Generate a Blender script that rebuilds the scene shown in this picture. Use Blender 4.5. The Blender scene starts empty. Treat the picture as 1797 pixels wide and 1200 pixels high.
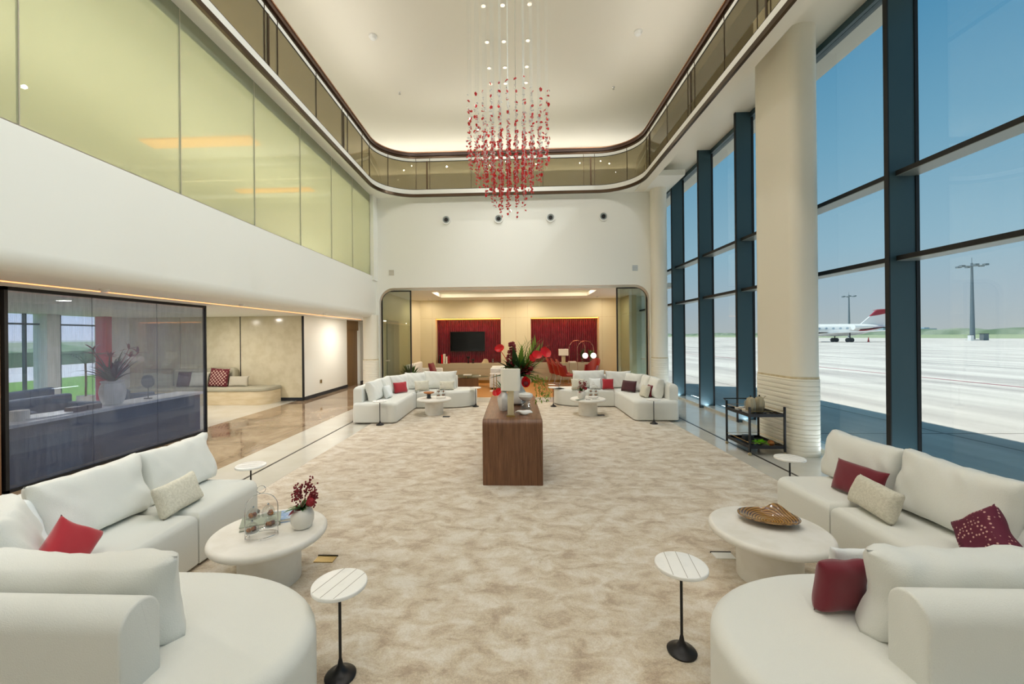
import bpy, math, random
from mathutils import Vector, Matrix, noise
R = math.radians
C = bpy.context.scene.collection
scn = bpy.context.scene

# ------------------------------------------------------------------ materials
def lin(h):
    h = h.lstrip('#'); o = []
    for i in (0, 2, 4):
        c = int(h[i:i+2], 16) / 255
        o.append(c / 12.92 if c <= .04045 else ((c + .055) / 1.055) ** 2.4)
    return (*o, 1)

def mat(name, col, rough=.6, metal=0., bump=None, mix=None, emit=None, coat=0., spec=.5, stretch=None, sheen=0.):
    """col hex; bump=(scale, strength); mix=(hex2, scale, lo, hi[, detail]) second colour by noise"""
    m = bpy.data.materials.new(name); m.use_nodes = True
    nt = m.node_tree; b = nt.nodes['Principled BSDF']
    b.inputs['Base Color'].default_value = lin(col)
    b.inputs['Roughness'].default_value = rough
    b.inputs['Metallic'].default_value = metal
    b.inputs['Coat Weight'].default_value = coat
    b.inputs['Specular IOR Level'].default_value = spec
    b.inputs['Sheen Weight'].default_value = sheen
    if emit:
        b.inputs['Emission Color'].default_value = lin(emit[0]); b.inputs['Emission Strength'].default_value = emit[1]
    tc = nt.nodes.new('ShaderNodeTexCoord'); vec = tc.outputs['Object']
    if stretch:
        mp = nt.nodes.new('ShaderNodeMapping'); mp.inputs['Scale'].default_value = stretch
        nt.links.new(vec, mp.inputs['Vector']); vec = mp.outputs['Vector']
    if mix:
        n = nt.nodes.new('ShaderNodeTexNoise'); n.inputs['Scale'].default_value = mix[1]
        n.inputs['Detail'].default_value = mix[4] if len(mix) > 4 else 4
        nt.links.new(vec, n.inputs['Vector'])
        r = nt.nodes.new('ShaderNodeValToRGB'); r.color_ramp.elements[0].position = mix[2]; r.color_ramp.elements[1].position = mix[3]
        r.color_ramp.elements[0].color = lin(col); r.color_ramp.elements[1].color = lin(mix[0])
        nt.links.new(n.outputs['Fac'], r.inputs['Fac']); nt.links.new(r.outputs['Color'], b.inputs['Base Color'])
    if bump:
        n = nt.nodes.new('ShaderNodeTexNoise'); n.inputs['Scale'].default_value = bump[0]; n.inputs['Detail'].default_value = 3
        nt.links.new(vec, n.inputs['Vector'])
        bp = nt.nodes.new('ShaderNodeBump'); bp.inputs['Strength'].default_value = bump[1]; bp.inputs['Distance'].default_value = .01
        nt.links.new(n.outputs['Fac'], bp.inputs['Height']); nt.links.new(bp.outputs['Normal'], b.inputs['Normal'])
    return m

def glass(name, tint, gloss=.08, rough=0., weave=None, body=None):
    """thin glazing: transparent tint + mirror, optional woven interlayer (scale, amount, hex)"""
    m = bpy.data.materials.new(name); m.use_nodes = True
    nt = m.node_tree; nt.nodes.clear()
    out = nt.nodes.new('ShaderNodeOutputMaterial')
    tr = nt.nodes.new('ShaderNodeBsdfTransparent'); tr.inputs['Color'].default_value = lin(tint)
    base = tr.outputs[0]
    if body:
        d = nt.nodes.new('ShaderNodeBsdfDiffuse'); d.inputs['Color'].default_value = lin(body[0])
        mx = nt.nodes.new('ShaderNodeMixShader'); mx.inputs[0].default_value = body[1]
        if weave:
            tc = nt.nodes.new('ShaderNodeTexCoord'); mp = nt.nodes.new('ShaderNodeMapping'); mp.inputs['Scale'].default_value = weave[0]
            n = nt.nodes.new('ShaderNodeTexNoise'); n.inputs['Scale'].default_value = 1; n.inputs['Detail'].default_value = 3
            mr = nt.nodes.new('ShaderNodeMapRange'); mr.inputs[1].default_value = .3; mr.inputs[2].default_value = .7
            mr.inputs[3].default_value = body[1] - weave[1]; mr.inputs[4].default_value = body[1] + weave[1]
            nt.links.new(tc.outputs['Object'], mp.inputs['Vector']); nt.links.new(mp.outputs[0], n.inputs['Vector'])
            nt.links.new(n.outputs['Fac'], mr.inputs[0]); nt.links.new(mr.outputs[0], mx.inputs[0])
        nt.links.new(base, mx.inputs[1]); nt.links.new(d.outputs[0], mx.inputs[2]); base = mx.outputs[0]
    g = nt.nodes.new('ShaderNodeBsdfGlossy'); g.inputs['Roughness'].default_value = rough
    lw = nt.nodes.new('ShaderNodeLayerWeight'); lw.inputs[0].default_value = .25
    mr = nt.nodes.new('ShaderNodeMapRange'); mr.inputs[3].default_value = gloss; mr.inputs[4].default_value = min(1, gloss * 2 + .35)
    pw = nt.nodes.new('ShaderNodeMath'); pw.operation = 'POWER'; pw.inputs[1].default_value = 2.5
    nt.links.new(lw.outputs['Facing'], pw.inputs[0]); nt.links.new(pw.outputs[0], mr.inputs[0])
    mx2 = nt.nodes.new('ShaderNodeMixShader')
    nt.links.new(mr.outputs[0], mx2.inputs[0]); nt.links.new(base, mx2.inputs[1]); nt.links.new(g.outputs[0], mx2.inputs[2])
    nt.links.new(mx2.outputs[0], out.inputs[0])
    return m

M = {}
M['paint'] = mat('white paint', '#EEEEE7', .55)
M['ceiling'] = mat('ceiling paint', '#E6E1D2', .7)
M['wallcream'] = mat('cream lacquer wall', '#DDD3B2', .45)
M['pillar'] = mat('smooth plaster pillar', '#EAE5D6', .5)
M['fabric'] = mat('ivory linen upholstery', '#DDDED8', .9, bump=(260, .25), sheen=.2)
M['fabric2'] = mat('ivory linen cushions', '#DEDFD9', .9, bump=(200, .25), sheen=.2)
M['lumbar'] = mat('oatmeal slub fabric', '#D6D2C2', .9, bump=(140, .5), mix=('#C9C5B4', 60, .4, .6))
M['bluewhite'] = mat('pale white cotton', '#E6E9E8', .9, bump=(180, .2))
M['red'] = mat('red velvet', '#A51726', .8, sheen=.4)
M['burg'] = mat('burgundy velvet', '#6E0F22', .8, sheen=.3)
M['darkburg'] = mat('dark burgundy leather', '#42101C', .5)
M['greybeige'] = mat('grey beige fabric', '#B9B2A0', .9, bump=(120, .3))
M['whitestone'] = mat('cream plaster stone', '#E4E1DA', .55, mix=('#DAD6CC', 7, .4, .7), bump=(40, .08))
M['tabletop'] = mat('white marble', '#F1F0EC', .3, mix=('#E2E2DF', 9, .5, .8))
M['inlay'] = mat('taupe inlay line', '#8C8377', .4)
M['blackmetal'] = mat('blackened steel', '#2B2A2B', .38, metal=.6)
M['floorstone'] = mat('pale limestone floor', '#C9C6BC', .12, mix=('#C2BEB1', 2.5, .35, .7), spec=.6)
M['inlaydark'] = mat('dark bronze floor inlay', '#2B2724', .35, metal=.3)
M['oak'] = mat('warm oak boards', '#B98348', .4, mix=('#A5703A', 5, .35, .65), stretch=(.4, 4, 1))
M['bronze'] = mat('brown bronze trim', '#4A3928', .3, metal=.75)
M['handrail'] = mat('dark walnut handrail', '#4A2E1E', .35)
M['darkline'] = mat('black gasket', '#08090A', .6)
M['mullion'] = mat('slate grey aluminium', '#3B535B', .42, metal=.25)
M['transomlight'] = mat('light-toned aluminium', '#9BA5A4', .4, metal=.4)  # pale tone; on the transom undersides it carries the outside light
M['walnutpanel'] = mat('walnut panelling', '#6B4C34', .4, mix=('#7C5A3E', 5, .35, .7), stretch=(1, 1, .15))
M['doorwood'] = mat('golden oak door', '#87653A', .4, mix=('#79582F', 5, .35, .7), stretch=(1, 1, .15))
M['basebd'] = mat('dark skirting', '#262a30', .4)
M['plate'] = mat('white plastic', '#E9E9E4', .4)
M['black'] = mat('black', '#0C0C0D', .4)
M['tv'] = mat('television glass', '#0B0D0F', .06)
M['cabinet'] = mat('taupe lacquer cabinet', '#B5AC94', .35)
M['chrome'] = mat('polished chrome', '#D9D9DB', .12, metal=1)
M['silverrib'] = mat('champagne silver', '#B3AA93', .35, metal=.55)
M['brass'] = mat('brushed brass', '#B59A62', .3, metal=.9)
M['gold'] = mat('polished pink gold', '#D2A58A', .2, metal=.9)
M['porcelain'] = mat('white porcelain', '#ECEBE7', .25)
M['shade'] = mat('cream lamp shade', '#EDE9DD', .8)
M['travertine'] = mat('travertine', '#D5C7A6', .5, mix=('#C6B590', 12, .4, .6), stretch=(1, 1, .2))
M['leaf'] = mat('green leaf', '#3E6B2C', .45)
M['leaf2'] = mat('yellow green leaf', '#7FA03E', .45)
M['leaf3'] = mat('deep green leaf', '#24451F', .45)
M['leafgrey'] = mat('grey green leaf', '#8FA592', .55)
M['stemred'] = mat('dark red blossom', '#7A1220', .55)
M['anth'] = mat('glossy red flower', '#D8101C', .25)
M['rose'] = mat('crimson flower', '#8E0D1E', .6)
M['pastry'] = mat('golden pastry', '#B9722A', .6, mix=('#7A3F14', 40, .4, .6))
M['cake'] = mat('pale cake', '#E4C79B', .6)
M['bookgrey'] = mat('grey green book cloth', '#99A090', .7)
M['bookblue'] = mat('blue book cloth', '#8FAAD0', .7, mix=('#B9C6D6', 30, .5, .6))
M['paper'] = mat('paper', '#E8E4DA', .8)
M['lawn'] = mat('mown lawn', '#79A63F', .9, mix=('#6A9636', 3, .4, .6))
M['hedge'] = mat('hedge leaves', '#6B8560', .9, mix=('#86A074', 1.2, .4, .6))
M['farhedge'] = mat('distant scrub', '#62755F', .9, mix=('#8A9484', .05, .4, .6))
M['fargrass'] = mat('airfield grass', '#8B9A72', .95, mix=('#9AA389', .02, .4, .6))
M['road'] = mat('pale road', '#D9D6D0', .8)
M['skyline'] = mat('hazy concrete', '#A9B8C4', .9)  # pale grey-blue puts distance haze into the far buildings' colour
M['jetwhite'] = mat('white aircraft paint', '#F1EFED', .25)
M['jetred'] = mat('red aircraft paint', '#A01B33', .3)
M['jetgrey'] = mat('dark grey rubber', '#3A3D44', .6)
M['polegrey'] = mat('galvanised pole', '#6E7C84', .5)
M['conteiner'] = mat('grey plant room panels', '#7C8488', .7)
M['overhang'] = mat('grey soffit panel', '#626E6C', .6)
M['redcol'] = mat('red lacquered column', '#C22436', .5)
M['chairred'] = mat('red leather', '#8C1A18', .35)
M['chairtan'] = mat('tan leather back', '#B35A38', .4)
M['lightwood'] = mat('pale travertine base', '#D9C8A8', .5, mix=('#CBB791', 3, .35, .7), stretch=(1, 1, 5))
M['benchcush'] = mat('sage grey seat fabric', '#A9A48F', .9, bump=(120, .3))
M['navy'] = mat('blue grey leather', '#33435A', .5)
M['consoledark'] = mat('dark blue grey panel', '#46556E', .4)
M['consoletop'] = mat('white stone worktop', '#E6E6E6', .25)
M['slate'] = mat('dark slate', '#2E3338', .5)
M['led'] = mat('warm led strip', '#FFB27A', .5, emit=('#FFA066', 1.6))
M['ledamber'] = mat('amber led strip', '#FFB060', .5, emit=('#FF9B3C', 5))
M['lampglow'] = mat('opal lamp lens', '#FFE9CC', .5, emit=('#FFDDB8', 1.6))
M['globe'] = mat('opal glass globe', '#FFF6F2', .3, emit=('#FFF4F0', .8))
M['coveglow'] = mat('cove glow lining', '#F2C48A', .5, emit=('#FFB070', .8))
M['winglass'] = glass('window glass', '#DADFDD', .035)
M['lobbyglass'] = glass('clear lobby window glass', '#F2F4F4', .03)
M['screen'] = glass('woven mesh laminated glass', '#DCE1EA', .045, body=('#8893A8', .15), weave=((3, 110, 3), .09))
M['upglass'] = glass('green tinted glazing', '#EBEEDD', .07, body=('#CDD1B4', .40))
M['balglass'] = glass('bronze tinted balustrade glass', '#D0C8B0', .06, body=('#A39A80', .28))
M['sideglass'] = glass('clear door glass', '#DCE3DA', .10)
M['tableglass'] = glass('clear table glass', '#DDE6E0', .12)
M['clearglass'] = glass('clear glass', '#F4F6F6', .12)
M['dome'] = glass('clear glass dome', '#F4F6F6', .14)
M['petalclear'] = glass('clear glass petal', '#FFFFFF', .22, body=('#FFFFFF', .6))
M['petalred'] = mat('red glass petal', '#D2222A', .15, coat=.5)
M['wire'] = mat('fine steel wire', '#B9B7A8', .4)
M['casterbrass'] = mat('brass caster', '#C7B48A', .3, metal=.8)

def custom_mats():
    # walnut with fine vertical stripes (desk)
    for key, ax in (('walnut', (18, 1.5, .7)), ('walnuttop', (18, .7, 1.5))):
        m = mat(key + ' veneer', '#6A4630', .32); nt = m.node_tree; b = nt.nodes['Principled BSDF']
        tc = nt.nodes.new('ShaderNodeTexCoord'); mp = nt.nodes.new('ShaderNodeMapping'); mp.inputs['Scale'].default_value = ax
        n = nt.nodes.new('ShaderNodeTexNoise'); n.inputs['Scale'].default_value = 3.2; n.inputs['Detail'].default_value = 6; n.inputs['Roughness'].default_value = .7
        r = nt.nodes.new('ShaderNodeValToRGB'); r.color_ramp.elements[0].position = .3; r.color_ramp.elements[0].color = lin('#4E2F1C')
        r.color_ramp.elements[1].position = .72; r.color_ramp.elements[1].color = lin('#8C6144')
        nt.links.new(tc.outputs['Object'], mp.inputs[0]); nt.links.new(mp.outputs[0], n.inputs['Vector'])
        nt.links.new(n.outputs['Fac'], r.inputs[0]); nt.links.new(r.outputs[0], b.inputs['Base Color'])
        M[key] = m
    # carpet
    m = mat('mottled cut pile carpet', '#C9BBA4', .95, sheen=.25); nt = m.node_tree; b = nt.nodes['Principled BSDF']
    tc = nt.nodes.new('ShaderNodeTexCoord')
    mp = nt.nodes.new('ShaderNodeMapping'); mp.inputs['Scale'].default_value = (1, 1.5, 1)
    n1 = nt.nodes.new('ShaderNodeTexNoise'); n1.inputs['Scale'].default_value = 4.6; n1.inputs['Detail'].default_value = 9; n1.inputs['Roughness'].default_value = .66
    n1.inputs['Distortion'].default_value = .5
    r = nt.nodes.new('ShaderNodeValToRGB'); e = r.color_ramp.elements
    e[0].position = .36; e[0].color = lin('#AD9B86'); e[1].position = .62; e[1].color = lin('#D8D0C3')
    k = e.new(.47); k.color = lin('#C6B8A2')
    nt.links.new(tc.outputs['Object'], mp.inputs[0]); nt.links.new(mp.outputs[0], n1.inputs['Vector']); nt.links.new(n1.outputs['Fac'], r.inputs[0])
    n2 = nt.nodes.new('ShaderNodeTexNoise'); n2.inputs['Scale'].default_value = 130; n2.inputs['Detail'].default_value = 2
    nt.links.new(tc.outputs['Object'], n2.inputs['Vector'])
    mx = nt.nodes.new('ShaderNodeMix'); mx.data_type = 'RGBA'; mx.blend_type = 'OVERLAY'; mx.inputs[0].default_value = .35
    nt.links.new(r.outputs[0], mx.inputs[6]); nt.links.new(n2.outputs['Fac'], mx.inputs[7]); nt.links.new(mx.outputs[2], b.inputs['Base Color'])
    n3 = nt.nodes.new('ShaderNodeTexNoise'); n3.inputs['Scale'].default_value = 26; n3.inputs['Detail'].default_value = 6; n3.inputs['Distortion'].default_value = 1.2
    nt.links.new(tc.outputs['Object'], n3.inputs['Vector'])
    bp = nt.nodes.new('ShaderNodeBump'); bp.inputs['Strength'].default_value = .55; bp.inputs['Distance'].default_value = .02
    nt.links.new(n3.outputs['Fac'], bp.inputs['Height']); nt.links.new(bp.outputs[0], b.inputs['Normal'])
    M['carpet'] = m
    # brown marble
    m = mat('polished brown marble', '#9C8468', .06); nt = m.node_tree; b = nt.nodes['Principled BSDF']
    tc = nt.nodes.new('ShaderNodeTexCoord')
    n1 = nt.nodes.new('ShaderNodeTexNoise'); n1.inputs['Scale'].default_value = 1.3; n1.inputs['Detail'].default_value = 9; n1.inputs['Roughness'].default_value = .65; n1.inputs['Distortion'].default_value = .8
    r = nt.nodes.new('ShaderNodeValToRGB'); e = r.color_ramp.elements
    e[0].position = .36; e[0].color = lin('#6C5642'); e[1].position = .62; e[1].color = lin('#A08D75')
    k = e.new(.46); k.color = lin('#8A755E')
    nt.links.new(tc.outputs['Object'], n1.inputs['Vector']); nt.links.new(n1.outputs['Fac'], r.inputs[0])
    w = nt.nodes.new('ShaderNodeTexBrick'); w.offset = 0; w.inputs['Scale'].default_value = 1; w.inputs['Mortar Size'].default_value = .006
    w.inputs['Brick Width'].default_value = 2.1; w.inputs['Row Height'].default_value = 2.2
    w.inputs['Color1'].default_value = w.inputs['Color2'].default_value = (1, 1, 1, 1); w.inputs['Mortar'].default_value = (.45, .4, .35, 1)
    nt.links.new(tc.outputs['Object'], w.inputs['Vector'])
    mx = nt.nodes.new('ShaderNodeMix'); mx.data_type = 'RGBA'; mx.blend_type = 'MULTIPLY'; mx.inputs[0].default_value = 1
    nt.links.new(r.outputs[0], mx.inputs[6]); nt.links.new(w.outputs[0], mx.inputs[7]); nt.links.new(mx.outputs[2], b.inputs['Base Color'])
    M['marble'] = m
    # apron concrete with slab joints
    m = mat('airport apron concrete', '#C9C2BC', .85); nt = m.node_tree; b = nt.nodes['Principled BSDF']
    tc = nt.nodes.new('ShaderNodeTexCoord'); mp = nt.nodes.new('ShaderNodeMapping'); mp.inputs['Scale'].default_value = (.5, .08, 1); mp.inputs['Rotation'].default_value = (0, 0, .5)
    n1 = nt.nodes.new('ShaderNodeTexNoise'); n1.inputs['Scale'].default_value = 1.2; n1.inputs['Detail'].default_value = 8
    r = nt.nodes.new('ShaderNodeValToRGB'); e = r.color_ramp.elements
    e[0].position = .35; e[0].color = lin('#B0A9A6'); e[1].position = .6; e[1].color = lin('#D8D2CC')
    w = nt.nodes.new('ShaderNodeTexBrick'); w.offset = 0; w.inputs['Scale'].default_value = 1; w.inputs['Mortar Size'].default_value = .03
    w.inputs['Brick Width'].default_value = 7.5; w.inputs['Row Height'].default_value = 7.5
    w.inputs['Color1'].default_value = w.inputs['Color2'].default_value = (1, 1, 1, 1); w.inputs['Mortar'].default_value = (.35, .33, .33, 1)
    nt.links.new(tc.outputs['Object'], mp.inputs[0]); nt.links.new(mp.outputs[0], n1.inputs['Vector']); nt.links.new(n1.outputs['Fac'], r.inputs[0])
    nt.links.new(tc.outputs['Object'], w.inputs['Vector'])
    mx = nt.nodes.new('ShaderNodeMix'); mx.data_type = 'RGBA'; mx.blend_type = 'MULTIPLY'; mx.inputs[0].default_value = .8
    nt.links.new(r.outputs[0], mx.inputs[6]); nt.links.new(w.outputs[0], mx.inputs[7]); nt.links.new(mx.outputs[2], b.inputs['Base Color'])
    M['apron'] = m
    # patterned burgundy cushions: spots, and a zigzag weave
    for key, sc_, c1, c2, th in (('dots', 46, '#5C1430', '#C79C93', .22), ('weave', 15, '#5F1420', '#CBAE9E', .30)):
        m = mat(key + ' burgundy pattern', c1, .8); nt = m.node_tree; b = nt.nodes['Principled BSDF']
        tc = nt.nodes.new('ShaderNodeTexCoord'); mp = nt.nodes.new('ShaderNodeMapping')
        mp.inputs['Rotation'].default_value = (0, R(45) if key == 'weave' else 0, 0)
        v = nt.nodes.new('ShaderNodeTexVoronoi'); v.inputs['Scale'].default_value = sc_; v.inputs['Randomness'].default_value = .1 if key == 'weave' else .45
        r = nt.nodes.new('ShaderNodeValToRGB'); e = r.color_ramp.elements
        e[0].position = th; e[0].color = lin(c2); e[1].position = th + .08; e[1].color = lin(c1)
        nt.links.new(tc.outputs['Object'], mp.inputs[0]); nt.links.new(mp.outputs[0], v.inputs['Vector'])
        nt.links.new(v.outputs['Distance'], r.inputs[0]); nt.links.new(r.outputs[0], b.inputs['Base Color'])
        M[key] = m
    # swirled amber glass
    m = mat('swirled amber glass', '#8A5A22', .08, coat=.8); nt = m.node_tree; b = nt.nodes['Principled BSDF']
    tc = nt.nodes.new('ShaderNodeTexCoord'); w = nt.nodes.new('ShaderNodeTexWave'); w.wave_type = 'RINGS'; w.rings_direction = 'Z'
    w.inputs['Scale'].default_value = 19; w.inputs['Distortion'].default_value = .8; w.inputs['Detail'].default_value = 1
    r = nt.nodes.new('ShaderNodeValToRGB'); e = r.color_ramp.elements
    e[0].position = .15; e[0].color = lin('#5A3A16'); e[1].position = .6; e[1].color = lin('#9C7338')
    nt.links.new(tc.outputs['Object'], w.inputs['Vector']); nt.links.new(w.outputs['Fac'], r.inputs[0]); nt.links.new(r.outputs[0], b.inputs['Base Color'])
    M['amber'] = m
    # red glazed fluted tiles
    m = mat('oxblood glazed tile', '#651222', .28, coat=.3, mix=('#741A2B', 6, .4, .6)); M['redtile'] = m
custom_mats()

# ------------------------------------------------------------------ geometry
class G:
    def __init__(s): s.v = []; s.f = []; s.mi = []; s.cur = 0
    def add(s, vs, fs):
        b = len(s.v); s.v += [tuple(p) for p in vs]; s.f += [tuple(b + i for i in f) for f in fs]; s.mi += [s.cur] * len(fs)
        return s
    def box(s, x0, x1, y0, y1, z0, z1):
        x0, x1 = sorted((x0, x1)); y0, y1 = sorted((y0, y1)); z0, z1 = sorted((z0, z1))
        return s.add([(x0,y0,z0),(x1,y0,z0),(x1,y1,z0),(x0,y1,z0),(x0,y0,z1),(x1,y0,z1),(x1,y1,z1),(x0,y1,z1)],
              [(0,3,2,1),(4,5,6,7),(0,1,5,4),(1,2,6,5),(2,3,7,6),(3,0,4,7)])
    def slab(s, pts, z0, z1, rt=0., rb=0., n=5, ax='z'):
        """closed outline extruded z0..z1 with rounded top / bottom edges. ax 'y': outline is (x,z), extruded along y; 'x': outline (y,z)"""
        a = sum(p[0]*q[1]-q[0]*p[1] for p, q in zip(pts, pts[1:]+pts[:1]))
        if a < 0: pts = pts[::-1]
        N = len(pts); off = []
        for i in range(N):
            p0, p1, p2 = Vector(pts[i-1]), Vector(pts[i]), Vector(pts[(i+1) % N])
            d1 = (p1-p0).normalized(); d2 = (p2-p1).normalized()
            n1 = Vector((-d1.y, d1.x)); n2 = Vector((-d2.y, d2.x)); m = n1+n2
            if m.length < 1e-6: m = n1
            m.normalize(); off.append(m / max(.35, m.dot(n1)))
        rings = []
        if rb > 0:
            for k in range(n): t = math.pi/2*k/n; rings.append((rb*(1-math.sin(t)), z0+rb*(1-math.cos(t))))
        rings.append((0, z0+rb)); 
        if z1-rt > z0+rb+1e-6: rings.append((0, z1-rt))
        if rt > 0:
            for k in range(1, n+1): t = math.pi/2*k/n; rings.append((rt*(1-math.cos(t)), z1-rt+rt*math.sin(t)))
        elif len(rings) == 1 or rings[-1][1] < z1-1e-6: rings.append((0, z1))
        vs = []
        for d, z in rings:
            for i in range(N):
                x, y = pts[i][0]+off[i].x*d, pts[i][1]+off[i].y*d
                vs.append((x, y, z) if ax == 'z' else ((x, z, y) if ax == 'y' else (z, x, y)))
        fs = []
        for k in range(len(rings)-1):
            for i in range(N):
                j = (i+1) % N; fs.append((k*N+i, k*N+j, (k+1)*N+j, (k+1)*N+i))
        fs.append(tuple(range(N))[::-1]); fs.append(tuple((len(rings)-1)*N+i for i in range(N)))
        if ax == 'y': fs = [f[::-1] for f in fs]
        return s.add(vs, fs)
    def tube(s, path, r, n=8, r2=None, cap=True):
        P = [Vector(p) for p in path]; L = len(P); vs = []; up = None
        for i, p in enumerate(P):
            d = (P[min(i+1, L-1)]-P[max(i-1, 0)]).normalized()
            if up is None: up = Vector((0, 0, 1)) if abs(d.z) < .9 else Vector((1, 0, 0))
            a = d.cross(up).normalized(); b = a.cross(d).normalized(); up = b
            rr = r if r2 is None else r+(r2-r)*i/(L-1)
            for k in range(n):
                t = 2*math.pi*k/n; vs.append(p+a*math.cos(t)*rr+b*math.sin(t)*rr)
        fs = [(i*n+k, i*n+(k+1) % n, (i+1)*n+(k+1) % n, (i+1)*n+k) for i in range(L-1) for k in range(n)]
        if cap: fs += [tuple(range(n))[::-1], tuple((L-1)*n+k for k in range(n))]
        return s.add(vs, fs)
    def lathe(s, prof, c=(0, 0, 0), n=24, sx=1., sy=1., flute=None):
        vs = []; L = len(prof)
        for r, z in prof:
            for k in range(n):
                t = 2*math.pi*k/n; q = r*(1+(flute[1]*math.cos(flute[0]*t) if flute else 0))
                vs.append((c[0]+q*sx*math.cos(t), c[1]+q*sy*math.sin(t), c[2]+z))
        fs = [(i*n+k, i*n+(k+1) % n, (i+1)*n+(k+1) % n, (i+1)*n+k) for i in range(L-1) for k in range(n)]
        if prof[0][0] > 1e-4: fs.append(tuple(range(n))[::-1])
        if prof[-1][0] > 1e-4: fs.append(tuple((L-1)*n+k for k in range(n)))
        return s.add(vs, fs)
    def ball(s, c, r, n=10, sz=1., jit=0., seed=0):
        rnd = random.Random(seed); m = max(4, n//2); vs = [(c[0], c[1], c[2]-r*sz)]
        for i in range(1, m):
            a = math.pi*i/m
            for k in range(n):
                t = 2*math.pi*k/n; q = r*(1+rnd.uniform(-jit, jit))
                vs.append((c[0]+q*math.sin(a)*math.cos(t), c[1]+q*math.sin(a)*math.sin(t), c[2]-q*sz*math.cos(a)))
        vs.append((c[0], c[1], c[2]+r*sz)); T = len(vs)-1
        fs = [(0, 1+(k+1) % n, 1+k) for k in range(n)]
        for i in range(m-2):
            for k in range(n): fs.append((1+i*n+k, 1+i*n+(k+1) % n, 1+(i+1)*n+(k+1) % n, 1+(i+1)*n+k))
        fs += [(T, 1+(m-2)*n+k, 1+(m-2)*n+(k+1) % n) for k in range(n)]
        return s.add(vs, fs)
    def leaf(s, base, d, L, w, bend=.3, n=6, side=None):
        """one long leaf blade with a folded midrib and real curvature"""
        b = Vector(base); d = Vector(d).normalized(); sd = Vector(side) if side else d.cross(Vector((0, 0, 1)))
        if sd.length < .1: sd = Vector((1, 0, 0))
        sd.normalize(); nr = sd.cross(d).normalized(); vs = []
        p = b.copy()
        for i in range(n+1):
            t = i/n; ww = w*math.sin(math.pi*(.08+.92*t)**.8) if i < n else 0.001
            dd = (d - Vector((0, 0, 1))*bend*t*t*1.6).normalized()
            if i: p = p+dd*L/n
            vs += [p-sd*ww/2+nr*ww*.15, p, p+sd*ww/2+nr*ww*.15]
        fs = []
        for i in range(n): a = i*3; fs += [(a, a+1, a+4, a+3), (a+1, a+2, a+5, a+4)]
        return s.add(vs, fs)
    def build(s, name, m, parent=None, smooth=.6, loc=None, rot=None):
        me = bpy.data.meshes.new(name); me.from_pydata(s.v, [], s.f); me.validate(clean_customdata=False)
        for mm in (m if isinstance(m, (list, tuple)) else [m]): me.materials.append(M[mm])
        if len(me.materials) > 1 and len(me.polygons) == len(s.mi): me.polygons.foreach_set('material_index', s.mi)
        if smooth:
            me.polygons.foreach_set('use_smooth', [True]*len(me.polygons)); me.set_sharp_from_angle(angle=smooth)
        me.update()
        o = bpy.data.objects.new(name, me); C.objects.link(o)
        if parent: o.parent = parent
        if loc: o.location = loc
        if rot: o.rotation_euler = rot
        return o

def rpoly(pts, n=6):
    """polygon with filleted corners: [(x,y,r)]"""
    out = []; N = len(pts)
    for i in range(N):
        x, y, r = pts[i]; p = Vector((x, y)); a = Vector(pts[i-1][:2])-p; b = Vector(pts[(i+1) % N][:2])-p
        if r <= 0: out.append((x, y)); continue
        la, lb = a.length, b.length; a.normalize(); b.normalize()
        ang = math.acos(max(-1, min(1, a.dot(b)))); t = min(r/math.tan(ang/2), la*.499, lb*.499); rr = t*math.tan(ang/2)
        c = p+(a+b).normalized()*(rr/math.sin(ang/2)); s0 = p+a*t-c; s1 = p+b*t-c
        a0 = math.atan2(s0.y, s0.x); a1 = math.atan2(s1.y, s1.x); d = (a1-a0+math.pi) % (2*math.pi)-math.pi
        for k in range(n+1): th = a0+d*k/n; out.append((c.x+rr*math.cos(th), c.y+rr*math.sin(th)))
    return out

def circ(cx, cy, r, n=40, ry=None): return [(cx+r*math.cos(2*math.pi*k/n), cy+(ry or r)*math.sin(2*math.pi*k/n)) for k in range(n)]
def arc3(c, r, a0, a1, n, u, v):
    u, v, c = Vector(u), Vector(v), Vector(c)
    return [tuple(c+u*r*math.cos(R(a0+(a1-a0)*k/n))+v*r*math.sin(R(a0+(a1-a0)*k/n))) for k in range(n+1)]

def tag(o, label, cat, group=None):
    o['label'] = label; o['category'] = cat
    if group: o['group'] = group
    return o
def thing(name, loc, label, cat, group=None, rz=0.):
    o = bpy.data.objects.new(name, None); C.objects.link(o); o.location = loc; o.rotation_euler = (0, 0, rz); o.empty_display_size = .1
    return tag(o, label, cat, group)
def struct(o, label=None):
    o['kind'] = 'structure'
    if label: o['label'] = label
    return o
def dup(root, loc, label, rz=None, group=None):
    r = root.copy(); C.objects.link(r); r.location = loc; r['label'] = label
    if rz is not None: r.rotation_euler = (0, 0, rz)
    if group: r['group'] = group
    for ch in list(root.children):
        c = ch.copy(); C.objects.link(c); c.parent = r
        for g_ in ch.children:
            d = g_.copy(); C.objects.link(d); d.parent = c
    return r
def S(name, m, g, label=None, **k): return struct(g.build(name, m, **k), label)

# ================================================================== SETTING
XL, XR, YB = -4.05, 4.0, 11.9          # parapet face, right soffit edge, back wall
ZC = 8.5
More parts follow.
